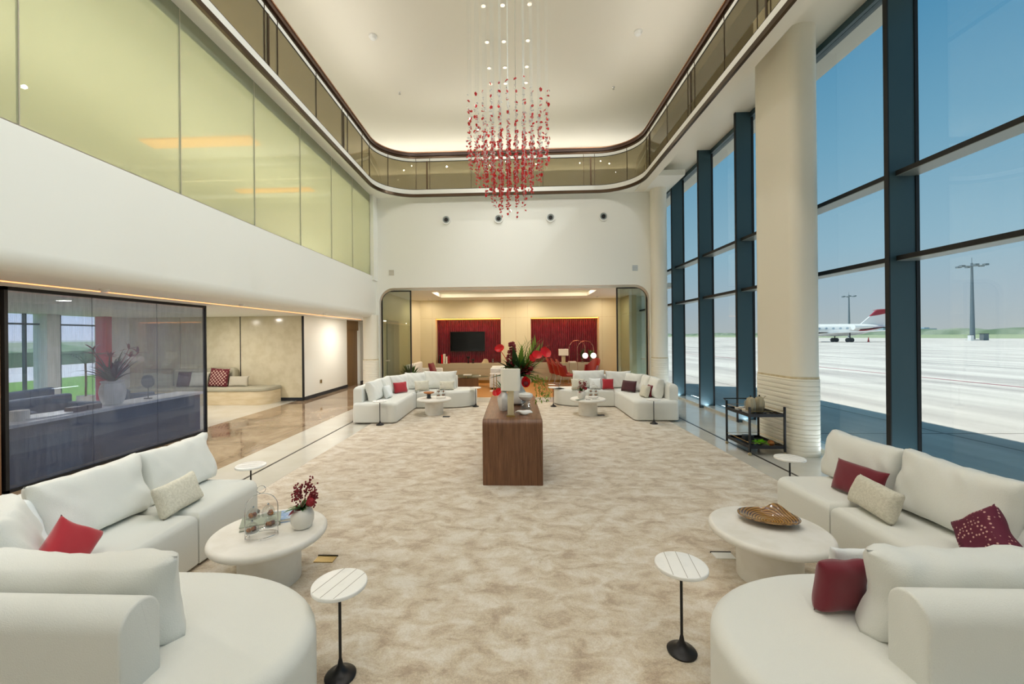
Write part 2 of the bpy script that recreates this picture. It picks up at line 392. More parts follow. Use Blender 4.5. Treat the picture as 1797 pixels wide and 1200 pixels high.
# floors -----------------------------------------------------------
S('floor', 'floorstone', G().box(-4.0, 4.78, -5, 11.8, -.12, 0).box(4.4, 4.78, 11.8, 15.2, -.12, 0), 'pale limestone floor around the carpet')
S('floor_marble', 'marble', G().box(-6.12, -4.0, -5, 17.2, -.12, 0), 'polished brown marble corridor strip')
S('floor_lobby', 'floorstone', G().box(-11.4, -6.12, -5, 11.3, -.12, 0), 'pale stone floor of the side lobby')
S('floor_timber', 'oak', G().box(-4.0, 4.4, 11.8, 16.3, -.12, 0), 'warm oak floor of the back lounge')
g = G()
g.box(-3.405, -3.375, -4, 10.9, -.004, .003); g.box(3.44, 3.47, -4, 10.9, -.004, .003); g.box(-3.405, 3.47, 10.87, 10.9, -.004, .003)
S('trim_1', 'inlaydark', g, 'thin dark inlay line in the stone floor')
# ceiling ----------------------------------------------------------
S('ceiling', 'ceiling', G().box(-7.2, 5.3, -5.2, 15, ZC, 9.2), 'high flat ceiling over the hall')
S('wall_gallery_left', 'paint', G().box(-7.2, -7.0, -5.2, 15, 5.7, ZC))
S('wall_gallery_back', 'paint', G().box(-7.2, 5.3, 14.8, 15, 3.3, ZC))
S('wall_gallery_right', 'paint', G().box(5.1, 5.3, -5.2, 15, 6.2, ZC))
# wall behind the camera
S('wall_front', 'paint', G().box(-11.4, 5.3, -5.2, -5.0, -.1, ZC))
# gallery slabs, soffits --------------------------------------------
g = G(); g.box(-7.0, -3.8, -5, 14.8, 5.84, 5.98); S('ceiling_left_gallery', 'paint', g)
def _corner():
    xl, xr, yb, r = -3.81, 3.45, 11.75, 1.06
    return [(xl+r+r*math.cos(R(180-90*k/14)), yb-r+r*math.sin(R(180-90*k/14))) for k in range(15)]+[(xr-r+r*math.cos(R(90-90*k/14)), yb-r+r*math.sin(R(90-90*k/14))) for k in range(15)]
g = G(); g.slab(_corner()+[(4.4, 10.7), (4.4, 14.8), (-7, 14.8), (-7, 10.7)], 5.838, 5.978)
S('ceiling_back_gallery', 'paint', g)
g = G(); g.box(3.44, 3.7, -5, 11.8, 5.82, 6.2); g.box(3.7, 5.3, -5, 15, 6.15, 6.3); S('ceiling_right_gallery', 'pillar', g)
# left parapet and soffit --------------------------------------------
S('wall_left', 'paint', G().slab(rpoly([(-4.3, 3.52, 0), (-4.05, 3.52, .01), (-4.05, 2.33, .17), (-4.45, 2.33, 0), (-4.45, 2.45, 0), (-4.3, 2.6, 0)], 8), -5, 11.9, ax='y'), 'white curved parapet band over the side lobby')
g = G(); g.box(-11.4, -4.4, -5, 17.2, 2.38, 2.5); S('ceiling_lobby', 'paint', g, 'low ceiling of the side lobby')
S('trim_2', 'led', G().box(-5.36, -5.31, -2, 14.0, 2.372, 2.382), 'thin glowing warm line in the lobby ceiling')
S('ceiling_upper_floor', 'ceiling', G().box(-8.2, -4.12, -5, 11.9, 5.62, 5.72))
S('floor_upper', 'ceiling', G().box(-8.2, -4.3, -5, 11.9, 2.9, 3.4))
S('wall_upper_room', 'ceiling', G().box(-8.3, -8.2, -5, 11.9, 2.5, 5.84))
S('wall_upper_end', 'ceiling', G().box(-8.2, -4.1, 11.6, 11.9, 2.5, 5.84))
S('roof_lobby', 'paint', G().box(-11.4, -7.2, -5, 17.2, 5.84, 6.0))
S('wall_lobby_top', 'paint', G().box(-11.4, -11.2, -5, 17.2, 2.4, 5.84))
# cove lights upstairs
for i, (x0, x1, y0, y1) in enumerate(((-7.2, -5.0, 7.6, 7.95), (-7.2, -5.2, 10.3, 10.55))):
    S('trim_%d' % (3+i), 'coveglow', G().box(x0, x1, y0, y1, 5.59, 5.62), 'warm ceiling cove seen through the upper glazing')
# upper glazing of the left wall --------------------------------------
ys = [-1.0, 1.6, 3.24, 4.9, 6.35, 7.75, 9.1, 10.3, 11.55]
root = struct(thing('window_upper_left', (0, 0, 0), 'green tinted glazing band above the white parapet', 'window')); del root['category']
for a, b in zip(ys[:-1], ys[1:]):
    G().box(-4.12, -4.10, a+.006, b-.006, 3.5, 5.84).build('pane', 'upglass', root)
    G().box(-4.122, -4.097, b-.004, b+.004, 3.5, 5.84).build('joint', 'greybeige', root)
G().box(-4.13, -4.07, -1, 11.56, 3.50, 3.535).build('sill', 'inlay', root)
S('trim_5', 'paint', G().box(-4.3, -4.0, 11.56, 11.9, 3.4, 5.84))
# back wall with wide rounded opening -----------------------------------
zt = 3.2
out = [(-4.4, 5.84), (-4.4, 0), (-3.96, 0)] + rpoly([(-3.96, 0, 0), (-3.96, zt, .42), (3.86, zt, .42), (3.86, 0, 0)], 8)[1:-1] + [(3.86, 0), (4.15, 0), (4.15, 6.15), (3.5, 6.15), (3.5, 5.84)]
S('wall_back', 'paint', G().slab(out, 11.9, 12.25, ax='y'), 'cream back wall with a wide rounded opening')
# corner columns
def colpl(x0, x1, y0, y1, r): return rpoly([(x0, y0, r), (x1, y0, r), (x1, y1, r), (x0, y1, r)], 8)
def grooved(g, pl, z0, z1, seed):
    rnd = random.Random(seed); z = z0
    while z < z1-.02:
        h = min(rnd.uniform(.045, .085), z1-z)
        g.slab(pl, z, z+h, rt=.012, rb=.006, n=3); z += h
for i, (x0, x1, y0, y1, top, r) in enumerate(((-4.38, -3.97, 11.55, 11.95, 2.4, .18), (3.86, 4.28, 11.5, 11.95, 6.2, .2), (3.97, 4.36, 5.98, 7.0, 6.2, .15))):
    lab = ('short cream column at the left end of the back wall', 'tall cream column beside the far end of the window wall', 'tall cream pillar with a ribbed lower part beside the drinks trolley')[i]
    root = struct(thing('pillar', (0, 0, 0), lab, 'pillar')); del root['category']
    G().slab(colpl(x0, x1, y0, y1, r), 1.13, top).build('shaft', 'pillar', root)
    G().slab(colpl(x0-.004, x1+.004, y0-.004, y1+.004, r), 1.10, 1.13).build('collar', 'travertine', root)
    g = G(); grooved(g, colpl(x0-.012, x1+.012, y0-.012, y1+.012, r+.01), 0, 1.10, 4+i); g.build('ribbed_base', 'pillar', root)
# right window wall ------------------------------------------------------
S('wall_right_sill', 'floorstone', G().box(4.5, 4.85, -5, 15.2, -.1, .05))
S('wall_right_head', 'mullion', G().box(4.70, 4.85, -5, 15, 6.05, 6.2))
S('roof_edge', 'overhang', G().box(4.8, 5.35, -5.2, 15, 6.2, 9.2))
S('wall_right_end', 'pillar', G().box(4.25, 4.85, 15.0, 15.7, 0, 6.2))
mY = [-3.22, -1.57, .08, 1.73, 3.39, 5.05, 6.70, 8.36, 10.02, 11.69, 13.35]
edges = [-5.0]+mY+[15.0]
for i in range(len(edges)-1):
    a, b = edges[i], edges[i+1]
    root = struct(thing('window_%d' % (i+1), (0, 0, 0), 'full height glazed bay of the window wall', 'window')); del root['category']
    G().box(4.752, 4.764, a, b, .05, 6.05).build('pane', 'winglass', root)
    for z in (2.60, 3.60):
        G().box(4.50, 4.75, a+.02, b-.02, z, z+.055).build('transom', 'darkline', root)  # near-black colour carries the backlit shade of the room face
        G().box(4.505, 4.745, a+.021, b-.021, z-.006, z).build('lit_tone_underside', 'transomlight', root)  # added paler plate, outside light on the underside put into its colour
    if b < 14:
        G().box(4.42, 4.74, b-.02, b+.02, .0, 6.15).build('mullion_fin', 'mullion', root)
        g = G(); g.box(4.41, 4.425, b-.028, b+.028, 0, 6.15); g.box(4.72, 4.76, b-.03, b+.05, 0, 6.15); g.build('mullion_cap', 'darkline', root)
# ================================================================== BALUSTRADE
def balpath(off=0.):
    xl, xr, yb, r = -3.80-off, 3.44+off, 11.74+off, 1.05+off
    p = [(xl, -4.9)] + [(xl, y) for y in (2, 6, yb-r)]
    p += [(xl+r+r*math.cos(R(180-90*k/14)), yb-r+r*math.sin(R(180-90*k/14))) for k in range(1, 15)]
    p += [(xl+r+(xr-xl-2*r)*k/6, yb) for k in range(1, 7)]
    p += [(xr-r+r*math.cos(R(90-90*k/14)), yb-r+r*math.sin(R(90-90*k/14))) for k in range(1, 15)]
    p += [(xr, y) for y in (6, 2, -4.9)]
    return p
def band(g, o0, o1, z0, z1, path=None):
    a, b = (balpath(o0), balpath(o1)); N = len(a)
    vs = [(x, y, z0) for x, y in a]+[(x, y, z1) for x, y in a]+[(x, y, z1) for x, y in b]+[(x, y, z0) for x, y in b]
    fs = []
    for k in range(4):
        for i in range(N-1): fs.append((k*N+i, k*N+i+1, ((k+1) % 4)*N+i+1, ((k+1) % 4)*N+i))
    return g.add(vs, fs)
bal = thing('balustrade', (0, 0, 0), 'curved gallery balustrade with bronze trim running round the hall', 'balustrade')
band(G(), -.03, .02, 5.79, 5.87).build('bottom_rail', 'bronze', bal)
band(G(), -.01, .02, 5.87, 6.0).build('lower_band', 'paint', bal)
band(G(), -.006, .01, 6.0, 6.015).build('glazing_bead', 'darkline', bal)
band(G(), .0, .02, 6.82, 6.90).build('upper_band', 'paint', bal)
band(G(), -.006, .01, 6.805, 6.82).build('glazing_bead', 'darkline', bal)
band(G(), .0, .05, 6.90, 6.97).build('rail_recess', 'bronze', bal)
band(G(), -.03, .07, 6.97, 7.05).build('handrail', 'handrail', bal)
M['copper'] = mat('copper edge', '#B98868', .3, metal=.7)
band(G(), -.045, .07, 7.05, 7.072).build('rail_cap', 'copper', bal)
# arclength walk for panes and posts
def walk(off):
    p = balpath(off); d = [0]
    for a, b in zip(p[:-1], p[1:]): d.append(d[-1]+math.dist(a, b))
    return p, d
def at(off, s):
    """point at arclength s measured on the zero-offset path"""
    p0, d = walk(0); p = balpath(off)
    for i in range(len(d)-1):
        if d[i+1] >= s:
            t = (s-d[i])/(d[i+1]-d[i]); return tuple(p[i][k]+(p[i+1][k]-p[i][k])*t for k in (0, 1))
    return p[-1]
p0, d0 = walk(0); L = d0[-1]; Ls = 4.9+11.74-1.05
joints = []
yj = [-3.2, -1.8, -.3, 1.2, 2.7, 3.55, 4.05, 5.0, 6.15, 6.5, 7.8, 9.0, 9.3, 10.2]
joints += [y+4.9 for y in yj]
arc = math.pi/2*1.05
joints += [Ls+arc*.02, Ls+arc*.48, Ls+arc*.97, Ls+arc+.35]
nb = Ls+arc
joints += [nb+1.55, nb+2.6, nb+3.6, nb+4.75, nb+5.14-.28+.2]
nr = nb+5.14
joints += [nr+arc*.5, nr+arc*.98]
joints += [nr+arc+(10.69-y) for y in (10.45, 9.3, 8.2, 7.9, 6.8, 5.9, 5.6, 4.4, 3.2, 1.8, .3, -1.5, -3.2)]
joints = sorted(j for j in joints if 0 < j < L)
allj = [0]+joints+[L-.01]
dense = sorted(set(allj+d0))
for a, b in zip(allj[:-1], allj[1:]):
    ss = [a+.005]+[q for q in d0 if a+.01 < q < b-.01]+[b-.005]
    A = [at(.0, q) for q in ss]; B = [at(.012, q) for q in ss]; n = len(ss)
    vs = [(x, y, 6.0) for x, y in A]+[(x, y, 6.82) for x, y in A]+[(x, y, 6.82) for x, y in B]+[(x, y, 6.0) for x, y in B]
    fs = [(k*n+i, k*n+i+1, ((k+1) % 4)*n+i+1, ((k+1) % 4)*n+i) for k in range(4) for i in range(n-1)]
    G().add(vs, fs).build('glass_panel', 'balglass', bal)
for q in joints:
    a = at(-.008, q-.006); b = at(-.008, q+.006); c = at(.02, q+.006); d = at(.02, q-.006)
    G().slab([a, b, c, d], 5.88, 6.97).build('joint_strip', 'bronze', bal)
for q in (8.52, 11.15, 13.98, nb+.30-.03, nb+4.95, nr+arc+.18, nr+arc+2.62, nr+arc+5.0):
    a = at(-.012, q-.02); b = at(-.012, q+.02); c = at(.03, q+.02); d = at(.03, q-.02)
    G().slab([a, b, c, d], 6.0, 6.82).build('post', 'bronze', bal)

# ================================================================== LEFT LOBBY
S('wall_lobby_back', 'paint', G().box(-11.3, -5.95, 11.3, 11.45, 0, 2.4), 'glossy beige panel wall behind the built-in bench')
root = struct(thing('wall_lobby_panels', (0, 0, 0), 'glossy beige wall panels', 'wall')); del root['category']
M['glosspanel'] = mat('glossy beige panel', '#D5CCB2', .12, mix=('#CBC1A4', 5, .4, .65))
xs = [-11.2, -9.5, -7.74, -5.93]
for a, b in zip(xs[:-1], xs[1:]):
    G().box(a+.012, b-.012, 11.27, 11.3, .09, 2.38).build('panel', 'glosspanel', root)
S('trim_6', 'darkline', G().box(-5.965, -5.92, 11.262, 11.31, 0, 2.4)); S('trim_7', 'darkline', G().box(-7.75, -7.73, 11.262, 11.3, .09, 2.4))
S('baseboard_lobby', 'basebd', G().box(-11.2, -5.94, 11.25, 11.3, 0, .09))
S('wall_corridor', 'paint', G().box(-6.05, -5.93, 11.3, 14.3, 0, 2.4), 'white corridor wall')
S('baseboard_corridor', 'basebd', G().box(-5.94, -5.915, 11.3, 14.3, 0, .1))
S('wall_corridor_timber', 'doorwood', G().box(-6.05, -5.95, 14.3, 15.4, 2.02, 2.4))
S('door_1', 'doorwood', G().box(-6.03, -5.98, 14.34, 15.36, 0, 2.02), 'golden timber door in the corridor')
S('trim_8', 'doorwood', G().box(-6.05, -5.92, 14.28, 14.36, 0, 2.4))
S('wall_corridor_far', 'paint', G().box(-6.05, -5.88, 15.4, 17.2, 0, 2.4))
S('baseboard_far', 'basebd', G().box(-5.89, -5.86, 15.4, 17.0, 0, .1))
S('wall_corridor_end', 'paint', G().box(-6.1, -4.0, 17.0, 17.2, 0, 2.5))
S('wall_corridor_right', 'paint', G().box(-4.4, -4.05, 12.25, 17.2, 0, 3.3))
# lobby facade (outside on the far left)
cols = [(-5.0, 8.45), (9.20, 9.48), (10.62, 11.3)]
for a, b in cols: S('wall_facade', 'paint', G().box(-11.35, -11.0, a, b, 0, 2.4))
S('wall_facade_sill', 'paint', G().box(-11.3, -11.15, -5, 11.3, 0, .12))
S('window_12', 'lobbyglass', G().box(-11.22, -11.21, 8.4, 10.7, .1, 2.4))
g = G(); g.box(-11.25, -11.18, 8.4, 10.7, 2.12, 2.16); g.box(-11.25, -11.18, 8.9, 8.94, .1, 2.4); g.box(-11.25, -11.18, 9.52, 9.66, .1, 2.4)
S('window_13', 'mullion', g, 'grey window framing of the lobby')
tag(G().slab(colpl(-11.15, -10.85, 10.44, 10.62, .02), 0, 2.38).build('painted_column', 'redcol'), 'red painted column at the lobby window edge', 'column')
# walnut end wall at far left, next to the glass screen
S('wall_timber_end', 'walnutpanel', G().box(-5.95, -5.82, -5, 4.40, 0, 2.38), 'timber panelling at the near end of the mesh screen')
# mesh glass screen -------------------------------------------------------
scr = thing('mesh_glass_screen', (0, 0, 0), 'tall dark-framed glass screen with woven mesh beside the marble corridor', 'glass screen')
for a, b in ((4.47, 5.44), (5.44, 6.47), (6.47, 7.5)):
    G().box(-5.86, -5.84, a+.004, b-.004, .03, 2.35).build('glass_panel', 'screen', scr)
G().box(-5.88, -5.82, 4.44, 4.475, .0, 2.38).build('side_frame', 'darkline', scr)
G().box(-5.88, -5.82, 7.495, 7.52, .0, 2.38).build('side_frame', 'darkline', scr)
G().box(-5.88, -5.82, 4.44, 7.52, .0, .035).build('bottom_channel', 'darkline', scr)
G().box(-5.88, -5.82, 4.44, 7.52, 2.34, 2.38).build('top_channel', 'darkline', scr)
# console behind it
con = thing('console', (0, 0, 0), 'long dark console with a white stone top behind the mesh screen', 'console')
G().box(-6.60, -6.12, 4.2, 7.72, 0, .69).build('cabinet_body', 'consoledark', con)
G().box(-6.64, -6.08, 4.15, 7.78, .69, .73).build('worktop', 'consoletop', con)

def stalks(g, base, n, L, spread, seed, w, bend=.5, zmin=.55):
    rnd = random.Random(seed)
    for i in range(n):
        a = rnd.uniform(0, 2*math.pi); sp = rnd.uniform(.15, spread)
        d = Vector((math.cos(a)*sp, math.sin(a)*sp, rnd.uniform(zmin, 1)))
        g.leaf(base, d, L*rnd.uniform(.6, 1.1), w*rnd.uniform(.7, 1.2), bend*rnd.uniform(.3, 1.2))
vz = thing('vase', (-6.36, 6.22, .73), 'big rough cream vase of red tropical flowers on the console', 'vase')
G().lathe([(.08, 0), (.12, .02), (.15, .1), (.165, .2), (.15, .3), (.13, .34), (.15, .37), (.14, .38), (.12, .35), (0, .34)], n=28, flute=(9, .03)).build('vessel', 'whitestone', vz)
g = G(); stalks(g, (0, 0, .34), 46, .55, 1.0, 3, .06); g.build('foliage', 'leaf3', vz)
for k in range(7):
    a = k*.9; b = Vector((.25*math.cos(a), .3*math.sin(a)+.05, .75+.06*(k % 3)))
    g = G(); rnd = random.Random(k)
    for q in range(7): g.leaf(b, (rnd.uniform(-1, 1), rnd.uniform(-1, 1), rnd.uniform(-.1, 1)), .15, .035, .2)
    g.tube([(0, 0, .34), b*.6+Vector((0, 0, .15)), b], .006, 5)
    g.build('flower', 'rose', vz)
t = thing('disc_sculpture', (-6.36, 6.85, .73), 'black disc ornament on a thin stand on the console', 'ornament')
G().slab(circ(0, .30, .115, 28), -.02, .02, rt=.01, rb=.01, ax='y').build('disc', 'slate', t)
g = G(); g.tube([(0, 0, .0), (0, 0, .2)], .006, 6); g.lathe([(.06, 0), (.06, .012), (0, .012)], n=16); g.build('stand', 'slate', t)
tag(G().slab(circ(0, 0, .09, 24), 0, .13, rt=.01).build('candle_jar', 'shade', loc=(-6.36, 5.0, .73)), 'short cream candle jar on the console near the walnut wall', 'candle')
for k in range(2): tag(G().box(-.06, .06, -.1, .1, 0, .07).build('keepsake_box', 'darkburg', loc=(-6.3, 5.62+.22*k, .73)), 'small dark red box on the console, %s' % ('nearer the candle jar' if k == 0 else 'beside the big vase'), 'box')
tag(G().slab(circ(0, 0, .2, 30, .32), 0, .02).build('serving_tray', 'plate', loc=(-6.36, 5.28, .73)), 'flat oval white tray on the console beside the candle jar', 'tray')
# lobby seats (dark) behind the console
def armchair(name, loc, rz, m, label, cat='armchair', w=.8, d=.8, hs=.4, hb=.75, arm=.6):
    t = thing(name, loc, label, cat, rz=rz)
    G().slab(rpoly([(-w/2, -d/2, .08), (w/2, -d/2, .08), (w/2, d/2, .08), (-w/2, d/2, .08)]), .06, hs, rt=.05).build('seat', m, t)
    G().slab(rpoly([(-w/2, d/2-.16, .06), (w/2, d/2-.16, .06), (w/2, d/2, .06), (-w/2, d/2, .06)]), hs-.04, hb, rt=.05).build('backrest', m, t)
    for s in (-1, 1):
        x0, x1 = sorted((s*w/2, s*(w/2-.13)))
        G().slab(rpoly([(x0, -d/2+.03, .05), (x1, -d/2+.03, .05), (x1, d/2-.14, .02), (x0, d/2-.14, .02)]), hs-.04, arm, rt=.05).build('arm', m, t)
    for sx in (-1, 1):
        for sy in (-1, 1): G().box(sx*(w/2-.1)-.02, sx*(w/2-.1)+.02, sy*(d/2-.1)-.02, sy*(d/2-.1)+.02, 0, .07).build('leg', 'blackmetal', t)
    return t
armchair('armchair', (-8.2, 6.9, 0), R(90), 'navy', 'blue grey armchair seen through the mesh behind the candle jar', w=1.2)
armchair('armchair', (-8.0, 8.4, 0), R(150), 'navy', 'blue grey armchair seen through the mesh behind the big vase')
armchair('armchair', (-10.2, 7.75, 0), R(-80), 'navy', 'dark armchair near the lobby windows', w=1.3)
tag(G().slab(rpoly([(-.5, -.35, .05), (.5, -.35, .05), (.5, .35, .05), (-.5, .35, .05)]), 0, .38, rt=.02).build('coffee_table', 'slate', loc=(-9.1, 7.3, 0)), 'low dark coffee table among the lobby armchairs', 'table')
pp = thing('potted_palm', (-10.5, 9.6, 0), 'tall slender palm in a pot by the lobby windows', 'plant')
G().lathe([(.14, 0), (.17, .4), (.15, .4), (0, .38)], n=20).build('pot', 'whitestone', pp)
g = G(); rnd = random.Random(12)
for k in range(11):
    a = rnd.uniform(0, 6.28); d = Vector((math.cos(a)*.6, math.sin(a)*.6, 1)); b = Vector((0, 0, 1.15)); P_ = [b+d*.55*t_-Vector((0, 0, 1))*.28*t_*t_ for t_ in [q/8 for q in range(9)]]
    g.tube([tuple(p) for p in P_], .004, 4)
    for i, p in enumerate(P_[1:]):
        sd = d.cross(Vector((0, 0, 1))).normalized()
        for sg in (-1, 1): g.leaf(p, sd*sg+d*.5-Vector((0, 0, .3)), .22, .018, .3, 4)
g.build('frond', 'leaf', pp); G().tube([(0, 0, .35), (.01, 0, .8), (0, 0, 1.18)], .02, 8).build('trunk', 'walnutpanel', pp)
# built-in bench
def bench_out(y0, y1, x1=-6.55): return rpoly([(-10.6, y0, 0), (x1, y0, .33), (x1, y1, .05), (-10.6, y1, 0)], 10)
be = thing('bench', (0, 0, 0), 'built-in bench with curved stone base along the beige lobby wall', 'bench')
G().slab(bench_out(10.52, 11.25), 0, .36, rt=.01).build('base', 'lightwood', be)
G().slab(bench_out(10.50, 11.25, -6.53), .36, .45, rt=.035, rb=.02).build('seat_pad', 'benchcush', be)
for a, b, hh in ((-8.55, -7.75, .95), (-9.5, -8.6, .92), (-10.4, -9.55, .92)):
    G().slab(rpoly([(a, 11.02, .05), (b, 11.02, .05), (b, 11.22, .05), (a, 11.22, .05)]), .45, hh, rt=.07).build('back_pad', 'benchcush', be)

# ================================================================== BACK LOUNGE
zr = 3.15
def hole_frame(x0, x1, z0, z1, hx):  # boxes of a wall with recesses
    pass
g = G(); yb = 15.6
g.box(-4.05, -3.02, yb, 16.3, 0, zr+.1); g.box(-.52, .62, yb, 16.3, 0, zr+.1); g.box(3.18, 4.4, yb, 16.3, 0, zr+.1)
g.box(-3.02, -.52, yb, 16.3, 2.44, zr+.1); g.box(.62, 3.18, yb, 16.3, 2.44, zr+.1); g.box(-3.02, 3.18, 16.1, 16.3, 0, 2.5)
S('wall_lounge', 'wallcream', g, 'cream end wall of the lounge with two red niches')
g = G()
for x in (-3.15, -.4, .5, 3.3, 0.05): g.box(x-.006, x+.006, yb-.004, yb+.01, .0, zr)
g.box(-4.0, 4.3, yb-.004, yb+.01, 2.455, 2.467); S('trim_9', 'travertine', g)
S('wall_lounge_left', 'wallcream', G().slab(rpoly([(-4.06, 12.25, 0), (-3.98, 12.25, 0), (-3.98, 15.2, .25), (-3.6, 15.6, .3), (-3.6, 15.7, 0), (-4.06, 15.7, 0)]), 0, zr+.1))
S('wall_lounge_right', 'wallcream', G().box(4.0, 4.25, 14.5, 15.7, 0, zr+.1))
# ceiling with a rectangular cove
g = G(); ch = rpoly([(-2.6, 12.75, .1), (2.55, 12.75, .1), (2.55, 14.5, .1), (-2.6, 14.5, .1)], 3)
g.box(-4.05, 4.72, 12.2, 12.75, zr, zr+.12); g.box(-4.05, 4.72, 14.5, 15.7, zr, zr+.12); g.box(-4.05, -2.6, 12.75, 14.5, zr, zr+.12); g.box(2.55, 4.72, 12.75, 14.5, zr, zr+.12)
S('ceiling_lounge', 'paint', g)
S('ceiling_cove', 'wallcream', G().box(-2.9, 2.9, 12.5, 14.8, zr+.28, zr+.34))
g = G(); g.box(-2.9, 2.9, 12.5, 12.52, zr+.1, zr+.3); g.box(-2.9, 2.9, 14.78, 14.8, zr+.1, zr+.3); g.box(-2.9, -2.88, 12.5, 14.8, zr+.1, zr+.3); g.box(2.88, 2.9, 12.5, 14.8, zr+.1, zr+.3)
S('ceiling_cove_side', 'paint', g)
# fluted red panels in the niches
for j, (x0, x1) in enumerate(((-3.02, -.52), (.62, 3.18))):
    g = G(); n = 34; w = (x1-x0)/n
    zs = [.74]+[.74+.285*k for k in range(1, 6)]+[2.40]
    for z0_, z1_ in zip(zs[:-1], zs[1:]):
        for i in range(n):
            a = x0+i*w; pts = [(a+w*.06, 15.98)]+[(a+w*(.5-.44*math.cos(math.pi*k/6)), 15.98-.035*math.sin(math.pi*k/6)) for k in range(7)]+[(a+w*.94, 15.98)]
            g.slab(pts[::-1][1:-1], z0_+.004, z1_-.004)
    g.box(x0, x1, 15.98, 16.1, .7, 2.45)
    tag(g.build('fluted_panel', 'redtile'), ('oxblood fluted tile panel behind the television' if j == 0 else 'oxblood fluted tile panel behind the two globe floor lamps'), 'wall panel', 'red fluted panels of the lounge niches')
    S('trim_%d' % (10+j), 'ledamber', G().box(x0+.02, x1-.02, 15.66, 15.70, 2.415, 2.435), 'amber light strip at the top of the niche')
    cb = thing('low_cabinet', (0, 0, 0), ('taupe low cabinet under the television' if j == 0 else 'taupe low cabinet under the globe floor lamps'), 'cabinet', 'low cabinets in the lounge niches')
    xa, xb = (x0+.01, x1-.01) if j else (x0+.01, x1-.01)
    G().box(xa, xb, 15.47, 15.96, .1, .735).build('body', 'cabinet', cb); G().box(xa+.03, xb-.03, 15.53, 15.9, 0, .1).build('plinth', 'brass', cb)
    xm = (xa+xb)/2
    for c, d in ((xa+.01, xm-.005), (xm+.005, xb-.01)):
        for e, f in ((.12, .32), (.33, .53), (.54, .715)): G().box(c, d, 15.455, 15.47, e, f).build('drawer', 'cabinet', cb)
# cabinet between the niches under the cream wall
tv = thing('television', (0, 0, 0), 'black wall television on the red fluted panel', 'television')
G().box(-2.50, -1.15, 15.86, 15.93, 1.18, 1.95).build('casing', 'black', tv); G().box(-2.48, -1.17, 15.853, 15.86, 1.2, 1.93).build('screen', 'tv', tv)
# glass side doors in the opening
for j, (x0, x1) in enumerate(((-3.93, -3.04), (2.95, 3.83))):
    t = thing('glass_side_panel', (0, 12.0, 0), 'black framed glass panel at the %s' % ('lounge opening beside the short column' if j == 0 else 'lounge opening beside the window wall'), 'glass panel', 'glass panels of the lounge opening')
    zt2 = 3.13
    if j == 0: o1 = rpoly([(x0, 0, 0), (x1, 0, 0), (x1, zt2, 0), (x0, zt2, .38)], 8); o2 = rpoly([(x1-.045, .04, 0), (x0+.045, .04, 0), (x0+.045, zt2-.045, .34), (x1-.045, zt2-.045, 0)], 8)
    else: o1 = rpoly([(x0, 0, 0), (x1, 0, 0), (x1, zt2, .38), (x0, zt2, 0)], 8); o2 = rpoly([(x1-.045, .04, 0), (x0+.045, .04, 0), (x0+.045, zt2-.045, 0), (x1-.045, zt2-.045, .34)], 8)
    path = [(x, -.0, z) for x, z in o1]; path.append(path[0])
    inner = [(min(max(x, x0+.03), x1-.03), min(max(z, .03), zt2-.03)) for x, z in o1]
    N = len(o1); vs = []
    for yy in (-.03, .03): vs += [(x, yy, z) for x, z in o1]+[(x, yy, z) for x, z in inner]
    fs = []
    for i in range(N):
        k = (i+1) % N
        fs += [(i, k, N+k, N+i), (2*N+i, 3*N+i, 3*N+k, 2*N+k), (i, 2*N+i, 2*N+k, k), (N+i, N+k, 3*N+k, 3*N+i)]
    G().add(vs, fs).build('frame', 'darkline', t, smooth=0)
    G().slab([(x, z) for x, z in inner], -.006, .006, ax='y').build('pane', 'sideglass', t, smooth=0)
    xh = x1-.72 if j == 0 else x0+.76
    G().box(xh-.06, xh+.06, -.03, .03, 1.05, 1.08).build('handle', 'silverrib', t)
# grey panelled door and shrub seen through left pane
S('door_2', 'greybeige', G().box(-3.975, -3.95, 12.6, 13.9, 0, 2.3), 'grey door on the side wall of the lounge')

exec_later = []

# ================================================================== SOFAS
def pillow_g(w, h, t, seed=0, n=16, pinch=.07, wr=.008, sag=0., soft=.42):
    """pillow standing on z=0, thickness along y, front face -y"""
    g = G(); vs = []; idx = {}
    for side in (-1, 1):
        for i in range(n+1):
            for j in range(n+1):
                s = -1+2*i/n; q = -1+2*j/n
                s = math.sin(s*math.pi/2)*.35+s*.65; q = math.sin(q*math.pi/2)*.35+q*.65
                edge = i in (0, n) or j in (0, n)
                if edge and side == 1: idx[(side, i, j)] = idx[(-1, i, j)]; continue
                x = w/2*s*(1-pinch*(1-q*q)*s*s); z = h/2*q*(1-pinch*(1-s*s)*q*q)
                th = t/2*max(0, (1-s**4)*(1-q**4))**soft*(1-.12*q)
                nv = Vector((x*5+seed*7.3, z*5, side*2.+seed)); wn = noise.noise(nv*1.4)*1.0+noise.noise(Vector((x*13+z*9+seed, z*5, seed)))*1.0
                e2 = max(abs(s), abs(q))**2
                y = side*(th+wr*wn*(.4+e2)*(0 if edge else 1))
                z2 = z - sag*(1-s*s)*max(0, q)
                idx[(side, i, j)] = len(vs); vs.append((x+wr*.6*wn*e2, y, h/2+z2+wr*.5*wn*e2))
    fs = []
    for side in (-1, 1):
        for i in range(n):
            for j in range(n):
                f = (idx[(side, i, j)], idx[(side, i+1, j)], idx[(side, i+1, j+1)], idx[(side, i, j+1)])
                fs.append(f if side == -1 else f[::-1])
    return g.add(vs, fs)
seedc = [0]
